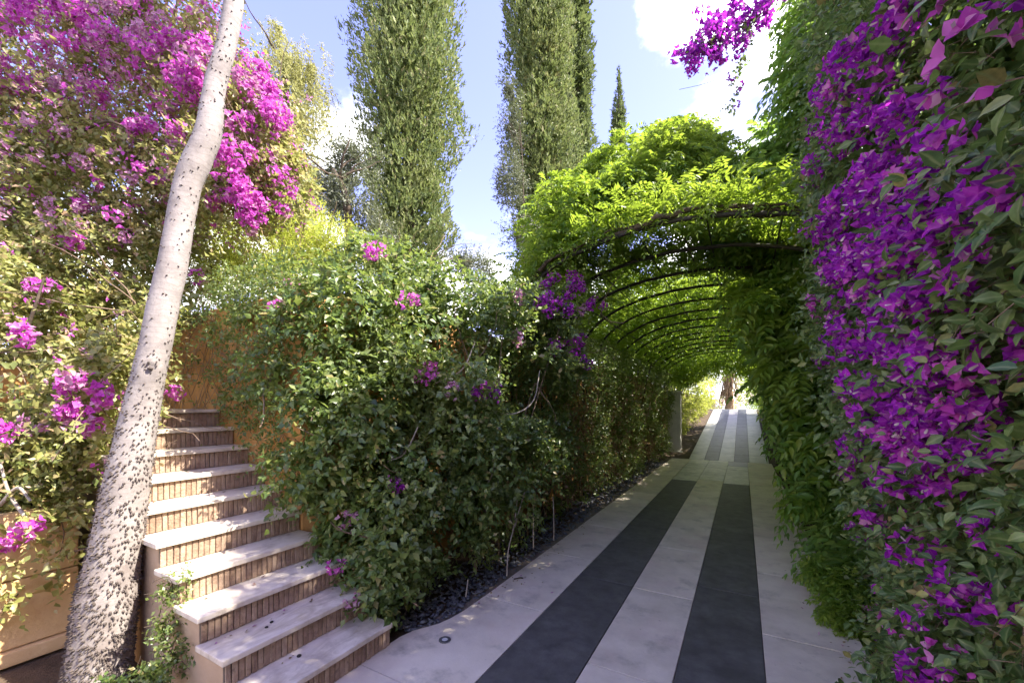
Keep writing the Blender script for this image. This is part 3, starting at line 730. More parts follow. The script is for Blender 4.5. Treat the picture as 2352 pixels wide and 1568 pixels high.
V = P_[:, None] + (spV[None, :, 0:1] * E1[:, None] + spV[None, :, 1:2] * E2[:, None]) * (L_ * 1.15)[:, None, None] + spV[None, :, 2:3] * N_[:, None] * L_[:, None, None]
F = (spF[None] + (np.arange(len(P_)) * len(spV))[:, None, None]).reshape(-1, 4)
stuff(link('spines', mesh_np('spines', V.reshape(-1, 3) - tl_, F), M['spine'], tree))
# limbs and a thin crown above the picture
tt = cp[-1]; limbs = []; cps = []
for q in range(7):
    an = q * .9; b0 = cp[int(len(cp) * (.92 + .01 * q))]
    l = wander(b0, (math.cos(an) * .6, math.sin(an) * .6, 1.0), 1.7, 8, .3, .10)
    limbs.append((l, np.linspace(.045, .012, len(l)))); cps.append(l[3:])
merge_tubes('limbs', limbs, M['bark'], tree, 6)
cpt = np.concatenate(cps); cpt = np.repeat(cpt, 9, 0) + rng.normal(0, .28, (len(cpt) * 9, 3))
_, pyc, _ = project(cpt); cpt = cpt[pyc < -160]
make_foliage(tree, sprigs(cpt, rng.normal(0, 1, cpt.shape) + [0, 0, .2], 6, .25, .11, 1.2, .3), M['boug'], name='crown')

# ------------------------------------------------------------------ pergola hoops
XC, HA, HB, HS = -.65, 1.80, .84, 2.60
perg = tag(empty('pergola', (XC, 4.35, 0)), 'tunnel of dark iron hoops over the striped path', 'pergola')
hy = [4.35 + .86 * i for i in range(20)]
for y in hy:
    a = np.linspace(0, math.pi, 26)
    pts = [(XC - HA, y, -.02), (XC - HA, y, 1.3)] + [(XC - HA * math.cos(t), y, HS + HB * math.sin(t)) for t in a] + [(XC + HA, y, 1.3), (XC + HA, y, -.02)]
    pts = np.array(pts) + rng.normal(0, .004, (len(pts), 3))
    tube('hoop', pts, .022, M['iron'], perg, 6)
for t in np.linspace(R(14), R(166), 8):
    y = np.linspace(4.3, hy[-1] + .05, 18)
    tube('purlin', np.stack([np.full(18, XC - HA * math.cos(t)), y, np.full(18, HS + HB * math.sin(t) + .028)], 1), .008, M['iron'], perg, 5)
# ------------------------------------------------------------------ pillar in the tunnel
pl = tag(empty('pillar', (-2.0, 14.75, 0)), 'plain pale square pillar on the left far down the tunnel', 'pillar')
box('shaft', (-2.2, 14.55, -.03), (-1.8, 14.95, 2.02), M['plaster'], pl, bev=.015, seg=2)
box('cap', (-2.25, 14.5, 2.02), (-1.75, 15.0, 2.10), M['plaster'], pl, bev=.012, seg=2)
box('plinth', (-2.26, 14.49, -.025), (-1.74, 15.01, .10), M['plaster'], pl, bev=.012, seg=2)

# ------------------------------------------------------------------ violet bougainvillea on the right
nzR, nzR2, nzR3 = Noise(2.2, seed=11), Noise(6.0, seed=12), Noise(3.2, seed=13)
def XR(Y, z):
    """face of the right-hand hedge"""
    z = z * 5.9 / np.interp(Y, [2.45, 2.95], [4.85, 5.9])
    x = np.interp(z, [0, .5, 1.2, 2, 2.8, 3.6, 4.4, 5.2, 5.9, 6.3], [.80, .74, .66, .58, .54, .54, .60, .68, .95, 1.3])
    x = x + np.maximum(0, Y - 3.9) ** 2 * 1.6
    P = np.stack([np.zeros_like(Y), Y, z], 1)
    return x - .085 * nzR(P) - .03 * nzR2(P)
right = tag(empty('bougainvillea', (1.1, 2.6, 0)), 'tall violet flowering bougainvillea hedge along the right of the path', 'bougainvillea')
def right_pts(n, lo, hi):
    Y = rng.uniform(.5, 4.75, n); z = rng.uniform(.02, 6.2, n); off = rng.uniform(lo, hi, n)
    P = np.stack([XR(Y, z) + off, Y, z], 1)
    ok = (P[:, 0] < 2.2) & (z * 5.9 / np.interp(Y, [2.45, 2.95], [4.85, 5.9]) < 6.15)
    return P[ok], off[ok]
P1, of1 = right_pts(9200, -.02, .22)
ok = nzR3(P1) > -.6 - 1.5 * (of1 > .1); P1, of1 = P1[ok], of1[ok]
D1 = np.stack([-1.0 + 0 * of1, -.35 + 0 * of1, -.05 + 0 * of1], 1) + rng.normal(0, .55, P1.shape)
lv1 = sprigs(P1, D1, 7, .22, .056, 1.05, .35, .4, .55, .25)
P2, of2 = right_pts(8600, .2, 1.3)
lv2 = sprigs(P2, rng.normal(0, 1, P2.shape) + [-.5, 0, 0], 6, .28, .095, 1.1, .3)
pxl, pyl, dl = project(lv1[0]); nearl = (dl < 2.9) & (pxl > 1700) & (pxl < 2500) & (pyl > -150) & (pyl < 1700)
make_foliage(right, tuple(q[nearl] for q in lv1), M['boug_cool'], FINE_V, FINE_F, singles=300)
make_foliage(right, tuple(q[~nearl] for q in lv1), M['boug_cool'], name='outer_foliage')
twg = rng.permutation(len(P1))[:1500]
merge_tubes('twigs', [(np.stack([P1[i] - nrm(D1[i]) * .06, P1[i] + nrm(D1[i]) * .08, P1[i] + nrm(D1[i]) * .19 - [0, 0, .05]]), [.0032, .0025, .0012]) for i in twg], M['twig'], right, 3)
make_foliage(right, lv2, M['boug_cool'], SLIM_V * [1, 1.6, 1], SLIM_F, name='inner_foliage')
def ray_right(px, py):
    d0 = at(px, py, 1.0) - np.array([0, 0, EYE])
    t = np.linspace(.8, 7, 620); P = np.array([0, 0, EYE]) + d0 * t[:, None]
    h = P[:, 0] > XR(P[:, 1], P[:, 2])
    h &= (P[:, 2] > 0) & (P[:, 2] < 6.0) & (P[:, 1] < 5)
    if not h.any(): return None
    return P[np.argmax(h)]
RF = [(2110, 30, 60, 50, 5), (2280, 15, 40, 20, 2), (2010, 110, 70, 60, 8), (1950, 200, 60, 60, 8), (2070, 200, 50, 60, 5), (1910, 290, 40, 50, 7), (1960, 330, 40, 50, 6), (2050, 300, 60, 50, 6), (1890, 400, 25, 60, 6), (2150, 240, 40, 40, 2),
      (2040, 420, 70, 50, 10), (2130, 460, 60, 60, 9), (2210, 300, 40, 20, 2), (2000, 500, 60, 60, 9), (2090, 560, 70, 50, 12), (2160, 540, 50, 50, 7), (1920, 560, 35, 70, 6), (1950, 640, 50, 60, 8), (2010, 640, 60, 60, 9), (2240, 545, 40, 25, 3), (2060, 630, 50, 50, 7),
      (2170, 660, 70, 45, 10), (2140, 720, 50, 30, 5), (1900, 720, 35, 40, 5), (1960, 760, 50, 60, 8), (1920, 820, 40, 35, 7), (2040, 780, 50, 40, 5), (2150, 790, 70, 40, 7), (2190, 860, 60, 40, 4), (2330, 480, 15, 30, 2), (2330, 850, 18, 30, 3), (2000, 860, 40, 30, 3),
      (2080, 960, 80, 50, 12), (2180, 980, 80, 60, 14), (2240, 1040, 70, 40, 8), (2000, 1020, 50, 40, 6), (2120, 1060, 80, 40, 10), (1980, 1090, 40, 40, 5), (2090, 1120, 30, 25, 3), (1960, 1150, 25, 25, 3), (2190, 1110, 50, 25, 3), (1990, 1220, 30, 30, 3), (2030, 1200, 20, 20, 1),
      (2250, 940, 40, 30, 4), (2030, 1440, 25, 35, 3), (2210, 1500, 25, 15, 1), (1985, 1310, 40, 15, 2), (2050, 1530, 30, 25, 2), (2110, 1555, 20, 10, 1), (2340, 1390, 8, 40, 1), (2290, 1250, 40, 40, 1), (2300, 130, 30, 60, 1), (2060, 1300, 40, 40, 2), (2140, 1260, 40, 30, 2), (2220, 1330, 40, 40, 2), (2090, 1420, 30, 30, 2), (2180, 1450, 30, 30, 2), (2270, 1430, 30, 30, 1), (2140, 1540, 30, 15, 1)]
for cx, cy, rx, ry, n_ in RF:
    for _ in range(max(1, round(n_ * .64))):
        u, v_ = rng.normal(0, .5, 2)
        h = ray_right(cx + u * rx, cy + v_ * ry)
        if h is None: continue
        nn0 = nrm(np.array([-1, -.6, .15]) + rng.normal(0, .25, 3))
        put_flower(right, FL_V if rng.uniform() < .9 else FL_M, h + nn0 * rng.uniform(.04, .11), nn0, rng.uniform(.75, 1.2))
def pvine(name, pts, r0, r1, m, root):
    q = bez(pts, 8); return tube(name, q, np.linspace(r0, r1, len(q)), m, root, 6)
pvine('stem', [at(2262, 415, 1.62), at(2236, 460, 1.6), at(2228, 500, 1.58), at(2240, 560, 1.56), at(2275, 610, 1.55), at(2320, 680, 1.54), at(2352, 745, 1.54)], .005, .009, M['vine'], right)
pvine('stem', [at(2352, 590, 1.6), at(2338, 640, 1.57), at(2318, 685, 1.55), at(2308, 715, 1.53)], .005, .003, M['vine'], right)
pvine('stem', [at(2180, 0, 1.9), at(2230, 20, 1.85), at(2300, 60, 1.8), at(2352, 110, 1.8)], .006, .006, M['vine'], right)
pvine('stem', [at(2352, 1230, 1.5), at(2325, 1200, 1.5), at(2305, 1160, 1.52)], .004, .002, M['vine'], right)
ins = [(wander((rng.uniform(1.0, 1.5), rng.uniform(.8, 4.4), 0), (-.1, 0, 1), rng.uniform(2.5, 5), 16, .5, .05, (.85, .6, 0), (1.38, 4.6, 5.5)), np.linspace(.02, .006, 17)) for _ in range(14)]
merge_tubes('branches', ins, M['twig'], right, 5)
# spray of flowers arching over the sky
arch = bez([(.75, 3.75, 5.25), (.35, 3.9, 5.5), at(1765, 10, 3.5), at(1690, 60, 3.45), at(1630, 95, 3.4), at(1588, 118, 3.38)], 10)
tube('stem', arch, np.linspace(.009, .002, len(arch)), M['twig'], right, 5)
hang = bez([at(1725, 30, 3.5), at(1712, 110, 3.5), at(1690, 180, 3.5), at(1672, 260, 3.5)], 8)
tube('stem', hang, np.linspace(.004, .001, len(hang)), M['twig'], right, 4)
small = flower_meshes('flower', M['bract'], 4, 6, .05, .032)
for q in arch[18::2]:
    for _ in range(4):
        put_flower(right, small, q + rng.normal(0, .07, 3), nrm(rng.normal(size=3)), rng.uniform(.85, 1.35))
for q in hang[3::4]:
    put_flower(right, small, q + rng.normal(0, .04, 3), nrm(rng.normal(size=3)), rng.uniform(.45, .75))
hp = np.concatenate([hang, arch[14:]]); hp = np.repeat(hp, 2, 0) + rng.normal(0, .015, (len(hp) * 2, 3))
make_foliage(right, sprigs(hp, rng.normal(0, 1, hp.shape) + [0, 0, -.4], 3, .05, .04, 1.1, .3), M['boug_cool'], name='spray_leaves')
whip = bez([at(1650, 182, 3.6), at(1610, 195, 3.6), at(1560, 206, 3.6)], 6)
tube('stem', np.concatenate([bez([(.7, 4.1, 4.7), at(1760, 200, 3.7)], 6), whip]), .0018, M['twig'], right, 4)

# ------------------------------------------------------------------ wisteria over the tunnel
wist = tag(empty('wisteria', (XC, 4.5, 0)), 'bright green wisteria canopy over the iron tunnel', 'climber')
nzW, nzW2 = Noise(1.5, seed=21), Noise(4.0, seed=22)
def roof_pts(n, y0, y1, lo, hi, p=1.0):
    Y = rng.uniform(y0, y1, n); t = rng.uniform(R(3), R(177), n); o = lo + (hi - lo) * rng.uniform(0, 1, n) ** p
    nx, nzv = -np.cos(t) / HA, np.sin(t) / HB; l = np.hypot(nx, nzv); nx, nzv = nx / l, nzv / l
    P = np.stack([XC - HA * np.cos(t) + nx * o, Y, HS + HB * np.sin(t) + nzv * o], 1)
    return P, np.stack([nx, 0 * nx, nzv], 1)
fr = []
Pq, Nq = roof_pts(7000, 4.15, 9.2, .08, .40, 1.2)
ok = nzW2(Pq) > -1.6; Pq, Nq = Pq[ok], Nq[ok]
fr.append(pinnate(Pq, rng.normal(0, 1, Pq.shape) * [1, 1, .3] + Nq * .25, 5, .24, .078, .22))
Pq, Nq = roof_pts(5200, 9.2, 15.5, .06, .60, 1.0)
ok = nzW2(Pq) > -1.1; Pq, Nq = Pq[ok], Nq[ok]
fr.append(pinnate(Pq, rng.normal(0, 1, Pq.shape) * [1, 1, .3], 3, .28, .125, .22))
Pq, Nq = roof_pts(3600, 15.5, 20.6, -.45, .40, .9)
ok = nzW(Pq) > -.8; Pq, Nq = Pq[ok], Nq[ok]
fr.append(pinnate(Pq, rng.normal(0, 1, Pq.shape) * [1, 1, .45], 3, .3, .15, .5))
Wb = [(at(1275, 545, 5.2), (.32, .42, .18)), (at(1330, 475, 5.0), (.42, .45, .26)), (at(1420, 440, 5.0), (.42, .46, .22)), (at(1520, 400, 5.0), (.42, .46, .25)), (at(1610, 365, 5.2), (.40, .5, .30)), (at(1420, 410, 6.4), (.6, .8, .45)), (at(1560, 360, 6.6), (.6, .8, .45))]
Ps, Ns = shell(Wb, 330, .35, .12, nzW2)
fr.append(pinnate(Ps, Ns + rng.normal(0, .6, Ps.shape) + [0, 0, .1], 5, .23, .075, .5))
Pq, Nq = roof_pts(4200, 8.6, 20.4, .45, 1.15, 1.0)  # unseen leaf layer added above the roof to shade the far tunnel
fr.append(pinnate(Pq, rng.normal(0, 1, Pq.shape) * [1, 1, .4], 2, .3, .19, .3))
tq = rng.uniform(R(8), R(160), 190)
Pq = np.stack([XC - HA * np.cos(tq), rng.uniform(4.16, 4.5, 190), HS + HB * np.sin(tq) + rng.uniform(.02, .18, 190)], 1)
fr.append(pinnate(Pq, rng.normal(0, .8, Pq.shape) + [0, -.9, .1], 5, .22, .07, .55))
ft = cat_(*fr)
make_foliage(wist, ft, M['wist'], SLIM_V, SLIM_F, singles=300)
# darker shoots of the same climber on the shaded right-hand side
wr = tag(empty('wisteria', (1.0, 5.5, 0)), 'darker ferny wisteria hanging at the right side of the tunnel mouth', 'climber')
Wd = [(at(1700, 470, 5.1), (.45, .4, .36)), (at(1790, 430, 5.3), (.5, .5, .45)), (at(1800, 350, 5.6), (.28, .35, .2)), (at(1830, 560, 5.0), (.42, .4, .35)), (at(1905, 160, 4.7), (.28, .4, .5)), (at(1915, 20, 4.7), (.3, .4, .45)), (at(1880, 330, 4.9), (.26, .4, .35)),
      (at(1815, 690, 4.8), (.28, .4, .22)), (at(1835, 850, 4.6), (.22, .35, .24)), (at(1845, 760, 4.6), (.3, .35, .35)), (at(1810, 640, 5.4), (.3, .5, .28)), (at(1880, 990, 4.3), (.18, .3, .26)), (at(1905, 1130, 4.0), (.15, .3, .22)), (at(1880, 900, 4.4), (.3, .3, .3)), (at(1945, 1270, 3.6), (.12, .3, .18))]
Ps, Ns = shell(Wd, 210, .4, .10, nzW2)
Dn = Ns + rng.normal(0, .45, Ps.shape) + [-.25, -.25, -.1]
# foliage up the inner right wall of the tunnel and on the bank above it
Y = rng.uniform(4.6, 21, 4200); z = rng.uniform(0, 3.0, 4200) + np.maximum(0, Y - RY) * RS
Pw = np.stack([1.2 + .10 * nzR(np.stack([0 * Y, Y, z], 1)) + rng.uniform(0, .18, len(Y)), Y, z], 1)
Wt = [((1.5, 5.4, 3.5), (.5, 1.0, .9)), ((1.6, 7.0, 3.5), (.55, 1.1, .9)), ((1.6, 8.8, 3.4), (.55, 1.1, .8)), ((1.7, 11, 3.4), (.6, 1.4, .7)), ((1.7, 14, 3.5), (.6, 1.8, .7))]
Pt, Nt = shell(Wt, 110, .5, .12, nzW2)
lw_ = cat_(pinnate(Ps, Dn, 6, .36, .115, .5), pinnate(Pw, np.array([-.6, -.5, -.2]) + rng.normal(0, .5, Pw.shape), 4, .22, .10, .6), pinnate(Pt, Nt + rng.normal(0, .5, Pt.shape), 4, .28, .11, .5))
big = [(at(1825, 840, 4.25), (.17, .2, .17)), (at(1745, 680, 4.5), (.2, .2, .16)), (at(1890, 980, 4.0), (.12, .2, .16)), (at(1915, 1150, 3.8), (.09, .16, .12)), (at(1820, 720, 4.4), (.2, .2, .2))]
Pg, Ng = shell(big, 75, .15, .03, nzW2, back=.2)
make_foliage(wr, pinnate(Pg, Ng + rng.normal(0, .35, Pg.shape) + [-.4, -.5, .1], 7, .40, .135, .55), M['wist'], FINE_V * [1, .62, 1], FINE_F, name='fronds')
nr_ = np.zeros(len(lw_[0]), bool); nr_[:len(Ps) * 13] = True
make_foliage(wr, lw_, M['wist_green'], SLIM_V, SLIM_F, singles=300, near=nr_)
ys = tag(empty('wisteria_shoot', tuple(at(1935, 1440, 2.98) * [1, 1, 0])), 'low yellow green leafy shoots at the right path edge', 'shoots')
Yb = [(at(1940, 1345, 3.1), (.11, .16, .10)), (at(1935, 1410, 3.0), (.12, .15, .11)), (at(1960, 1480, 2.85), (.10, .12, .07)), (at(1880, 1310, 3.3), (.07, .07, .10))]
Ps, Ns = shell(Yb, 900, .15, .03, nzR2)
make_foliage(ys, pinnate(Ps, Ns + rng.normal(0, .4, Ps.shape) + [-.3, -.3, 0], 4, .13, .055, .4), M['wist'], SLIM_V, SLIM_F)
# woody trunks of the climber on the first hoop and down the sides
for y0, ph, r0 in [(4.34, 0, .024), (4.44, 1.5, .017), (4.38, 3.3, .012)]:
    a = np.linspace(R(20), R(150), 40)
    p = np.stack([XC - HA * np.cos(a), y0 + .05 * np.sin(a * 7 + ph), HS + HB * np.sin(a) + .05 + .035 * np.cos(a * 7 + ph)], 1) + rng.normal(0, .012, (40, 3))
    tube('stem', p, r0 * (1 + .2 * np.sin(a * 13)), M['woody'], wist, 7)
tube('stem', bez([at(1572, 545, 4.6), at(1582, 570, 4.7), at(1594, 600, 4.85)], 6), .007, M['woody'], wist, 5)
for q in range(16):
    y0 = 4.4 + q * .75; x0 = 1.12 if q % 3 == 0 else -2.42
    tube('stem', wander((x0, y0, 0), (0, 0, 1), 2.7, 12, .25, .1), np.linspace(.022, .012, 13), M['woody'], wist, 6)

# ------------------------------------------------------------------ dark hedge in the middle
nzC, nzC2, nzC3 = Noise(3.0, seed=31), Noise(7.0, seed=32), Noise(2.4, seed=33)
mid = tag(empty('bougainvillea', (-2.4, 3.0, 0)), 'dark green bougainvillea hedge between the steps and the tunnel', 'bougainvillea')
def bl(px, py, d, r): return (at(px, py, d), np.array([r, r, r]) * np.array([.95, 1.0, 1.0]))
Cb = [bl(790, 1240, 3.12, .27), bl(880, 1330, 2.98, .24), bl(905, 1230, 3.1, .30), bl(760, 1080, 3.1, .33), bl(735, 900, 3.2, .33), bl(850, 940, 3.3, .45), bl(690, 740, 3.4, .28), bl(810, 740, 3.45, .42), bl(950, 770, 3.6, .45), bl(990, 930, 3.65, .42), bl(960, 1100, 3.4, .36), bl(1080, 840, 3.9, .44), bl(1100, 1000, 3.8, .38), bl(1140, 740, 4.3, .40), bl(1240, 740, 4.7, .36), bl(1230, 880, 4.5, .36), bl(1300, 830, 4.9, .30), bl(930, 1290, 3.15, .26), bl(1060, 1130, 3.6, .33), bl(1290, 700, 4.9, .32), bl(1190, 980, 4.3, .34), bl(880, 660, 3.9, .42), bl(740, 670, 3.8, .36), bl(1010, 690, 4.2, .38), bl(1330, 650, 5.0, .26), bl(725, 1130, 3.08, .16), bl(1380, 720, 5.1, .18), bl(880, 1140, 3.35, .36), bl(960, 1390, 2.95, .14), bl(1010, 1290, 3.25, .20), bl(1090, 1220, 3.6, .22), bl(1160, 1130, 4.0, .26), bl(1240, 1030, 4.5, .28), bl(630, 860, 3.3, .16), bl(590, 720, 3.6, .16), bl(1310, 950, 5.0, .3)]
Ps, Ns = shell(Cb, 300, .3, .09, nzC2, keep=lambda p: ~((p[:, 1] > 2.0 + np.clip((p[:, 0] + 3.02) / .16, 0, 1) * .6) & (p[:, 0] < -2.84) & (p[:, 2] < 2.42)) & (p[:, 2] > .04) & ~((p[:, 0] > -2.12) & (p[:, 2] < .4)), hole=nzC, hole_t=-.95, back=.4)
lc1 = sprigs(Ps, Ns + rng.normal(0, .5, Ps.shape) + [.1, -.1, .1], 7, .17, .064, 1.05, .3, .4, .6, .15)
# hedge face inside the tunnel, thinner towards the bottom
Y = rng.uniform(3.0, 14.4, 9500); z = rng.uniform(.05, 2.75, 9500)
Pf = np.stack([-2.19 + .10 * nzC(np.stack([0 * Y, Y, z], 1)) + .06 * nzC2(np.stack([0 * Y, Y, z], 1)) - rng.uniform(0, .2, len(Y)), Y, z], 1)
ok = rng.uniform(size=len(Y)) < np.clip(.30 + .45 * z, .04, 1); Pf = Pf[ok]
lc2 = sprigs(Pf, np.array([.9, -.25, -.1]) + rng.normal(0, .45, Pf.shape), 7, .17, .056, 1.05, .35)
make_foliage(mid, cat_(lc1, lc2), M['boug'], singles=300, near=np.concatenate([np.ones(len(lc1[0]), bool), np.zeros(len(lc2[0]), bool)]), rest=(KITE_V, SLIM_F))
CF = [(1258, 600, 14, 12, 2, 'V'), (1258, 650, 22, 30, 4, 'V'), (1310, 665, 20, 40, 5, 'V'), (1290, 710, 30, 25, 4, 'V'), (1368, 690, 18, 18, 3, 'V'), (1270, 785, 16, 14, 2, 'V'), (1330, 815, 28, 28, 4, 'V'), (1345, 845, 18, 14, 2, 'V'), (1250, 700, 14, 50, 3, 'V'), (1110, 893, 30, 14, 4, 'V'), (992, 857, 22, 16, 3, 'P'), (948, 697, 14, 8, 2, 'P'), (880, 592, 24, 8, 2, 'P'), (1088, 652, 16, 8, 2, 'P'), (1125, 632, 14, 5, 1, 'V'), (918, 1108, 14, 8, 2, 'V'), (768, 1302, 10, 8, 1, 'P'), (1185, 680, 20, 12, 2, 'D'), (1200, 770, 25, 15, 2, 'D'), (800, 1200, 30, 20, 2, 'D'), (650, 700, 20, 20, 1, 'P'), (1030, 900, 20, 10, 1, 'D'), (1330, 720, 25, 20, 2, 'D'), (825, 1370, 14, 8, 1, 'D'), (690, 655, 40, 10, 1, 'D')]
for cx, cy, rx, ry, n_, kd in CF:
    for _ in range(round(n_ * 1.7) if cx > 1240 else n_):
        h = ray_blobs(cx + rng.normal() * rx * .6, cy + rng.normal() * ry * .6, Cb)
        if h is None: continue
        put_flower(mid, {'V': FL_V, 'P': FL_P, 'D': FL_D}[kd], h[1] + h[2] * .05, h[2], rng.uniform(.65, 1.0))
for pts in [[at(1240, 850, 4.2), at(1225, 920, 4.1), at(1180, 950, 4.0), at(1120, 945, 3.9)], [at(1140, 1030, 3.7), at(1130, 1090, 3.65), at(1110, 1120, 3.6)], [at(1190, 1120, 3.95), at(1182, 1200, 3.9), at(1168, 1260, 3.85), at(1164, 1322, 3.8)], [at(1205, 1130, 4.0), at(1190, 1180, 3.95), at(1182, 1210, 3.9)], [at(1270, 1140, 4.5), at(1272, 1190, 4.5), at(1272, 1240, 4.55)], [at(1075, 1330, 3.45), at(1070, 1370, 3.4)], [at(960, 980, 3.2), at(930, 1040, 3.2), at(890, 1060, 3.2)], [at(1225, 1120, 4.3), at(1225, 1260, 4.35)], [at(1090, 790, 3.6), at(1060, 850, 3.5), at(1000, 880, 3.4)]]:
    q = bez(pts, 6); tube('stem', q, np.linspace(.007, .009, len(q)) * .8, M['vine'], mid, 5)
ins = []
for _ in range(46):
    p0 = (rng.uniform(-2.48, -2.25), rng.uniform(2.5, 13.5), 0)
    ins.append((wander(p0, (.03, 0, 1), rng.uniform(1.0, 2.6), 10, .3, .12), np.linspace(.013, .005, 11)))
for _ in range(40):
    c_, r_ = Cb[int(rng.integers(len(Cb)))]
    ins.append((wander(c_, rng.normal(0, 1, 3), .6, 7, .5, 0), np.linspace(.009, .003, 8)))
merge_tubes('branches', ins, M['twig'], mid, 4)
# dry stalks and leaves on the tunnel's left wall
dst = []
for _ in range(520):
    y0 = rng.uniform(4.8, 14.3); dst.append((wander((-2.30 + rng.uniform(-.12, .1), y0, rng.uniform(.05, 1.5)), (.05, rng.normal(0, .2), 1), rng.uniform(.4, 1.2), 5, .35, .0), np.linspace(.007, .002, 6)))
dry = tag(empty('dry_climber', (-2.3, 9, 0)), 'brown dry climber stalks on the left wall inside the tunnel', 'climber')
merge_tubes('stalks', dst, M['dry'], dry, 3)
Y = rng.uniform(4.6, 14.3, 1300); z = rng.uniform(.3, 2.3, 1300)
make_foliage(dry, sprigs(np.stack([-2.24 + rng.normal(0, .06, 1300), Y, z], 1), rng.normal(0, 1, (1300, 3)) + [.6, 0, -.5], 4, .12, .06, 1.1, .4), leaf_mat('dry_leaf', [(0, (0.12, 0.075, 0.035)), (0.5, (0.24, 0.15, 0.07)), (1, (0.36, 0.26, 0.14))], (.3, .2, .08), .3), name='withered_leaves')

# ------------------------------------------------------------------ creeper on the ochre wall beside the steps
crp = tag(empty('creeper', (-4.0, 1.95, .6)), 'thin creeper over the ochre wall beside the steps', 'creeper')
n_ = 4300
X = rng.uniform(-6.2, -2.95, n_); z = rng.uniform(.55, 2.85, n_)
Pc = np.stack([X, 1.985 - np.abs(rng.normal(0, .07, n_)), z], 1)
dn = np.clip((X + 5.6) / 1.9, .12, 1.0) + .5 * nzC3(Pc) + .25 * nzC2(Pc)
low = z - np.interp(X, [-5, -4.2, -3.4, -2.9], [2.2, 1.75, 1.05, .75])
ok = (dn > .42) & (low > .06); Pc = Pc[ok]
nd = 900
Xd = rng.uniform(-6.3, -2.9, nd); Pd = np.stack([Xd, rng.uniform(1.86, 2.35, nd), 2.52 + rng.uniform(-.12, .16, nd) + .08 * nzC2(np.stack([Xd, 0 * Xd, 0 * Xd], 1))], 1)
Pc = np.concatenate([Pc, Pd])
make_foliage(crp, sprigs(Pc, np.array([.1, -.8, -.2]) + rng.normal(0, .55, Pc.shape), 6, .12, .036, 1.1, .35), M['boug'], singles=150)
ins = [(wander((rng.uniform(-5.2, -3.2), 1.985, rng.uniform(1.0, 2.6)), (rng.normal(), -.02, rng.normal() * .7), rng.uniform(.3, .9), 7, .35, 0) * [1, 0, 1] + [0, 1.975, 0], .0035) for _ in range(170)]
merge_tubes('branches', ins, M['dry'], crp, 3)

# ------------------------------------------------------------------ sunlit magenta bougainvillea on the left
nzL, nzL2 = Noise(3.4, seed=41), Noise(7.5, seed=42)
left = tag(empty('bougainvillea', (-4.4, .6, .9)), 'sunlit magenta bougainvillea rising behind the spiny trunk on the left', 'bougainvillea')
Lb = [bl(40, 1240, 2.75, .26), bl(130, 1170, 2.75, .22), bl(20, 1080, 2.8, .30), bl(110, 1040, 2.85, .30), bl(195, 1010, 2.85, .24), bl(225, 900, 2.95, .27), bl(60, 900, 3.0, .40), bl(160, 860, 3.05, .36), bl(270, 800, 3.1, .26), bl(-60, 1150, 2.7, .30), bl(85, 1320, 2.72, .13), bl(150, 1270, 2.7, .11), bl(60, 720, 3.3, .45), bl(200, 720, 3.4, .40), bl(320, 720, 3.4, .26), bl(40, 640, 3.8, .62), bl(200, 620, 3.9, .6), bl(330, 600, 4.0, .5), bl(60, 420, 4.0, .7), bl(230, 400, 4.1, .7), bl(370, 420, 4.1, .5), bl(40, 190, 4.2, .75), bl(220, 180, 4.2, .75), bl(390, 200, 4.2, .6), bl(60, 0, 4.2, .8), bl(240, 0, 4.3, .7), bl(400, 40, 4.3, .55), bl(500, 230, 4.0, .42), bl(570, 250, 4.0, .36), bl(610, 310, 3.95, .3), bl(540, 390, 3.9, .40), bl(600, 440, 3.9, .3), bl(490, 430, 3.95, .35), bl(580, 500, 3.85, .2), bl(440, 120, 4.1, .4), bl(660, 400, 4.1, .26), bl(-120, 700, 3.9, .8), bl(-120, 300, 4.2, .9), bl(-100, 1050, 3.4, .5), bl(420, 870, 3.5, .10)]
Ps, Ns = shell(Lb, 270, .36, .13, nzL2, hole=nzL, hole_t=-.95, back=.4)
ok = (Ps[:, 2] > .3); Ps, Ns = Ps[ok], Ns[ok]
ll1 = sprigs(Ps, Ns + rng.normal(0, .6, Ps.shape) + [.1, 0, .1], 7, .18, .058, 1.1, .4, .5, .5, .15)
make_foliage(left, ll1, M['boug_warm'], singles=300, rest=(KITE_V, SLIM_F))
# single bracts scattered through the upper half, too small to pick apart
Pb_, Nb_ = shell(Lb, 95, .25, .13, nzL2)
pxb, pyb, db = project(Pb_)
wgt = np.clip((620 - pyb) / 420, .04, 1) * (.35 + .9 * (nzL2(Pb_ * 1.3) > .1)); ok = (rng.uniform(size=len(Pb_)) < wgt); Pb_, Nb_ = Pb_[ok], Nb_[ok]
make_foliage(left, sprigs(Pb_, Nb_ + rng.normal(0, .5, Pb_.shape), 6, .10, .038, 1.1, .2), M['bract_pink'], BRACT_V, LEAF_F, name='bracts')
sel_ = rng.permutation(len(Pb_))[:int(len(Pb_) * .8)]
make_foliage(left, sprigs(Pb_[sel_] + rng.normal(0, .06, (len(sel_), 3)), Nb_[sel_] + rng.normal(0, .5, (len(sel_), 3)), 6, .12, .034, 1.1, .2), M['bract_dusty'], BRACT_V, LEAF_F, name='faded_bracts')
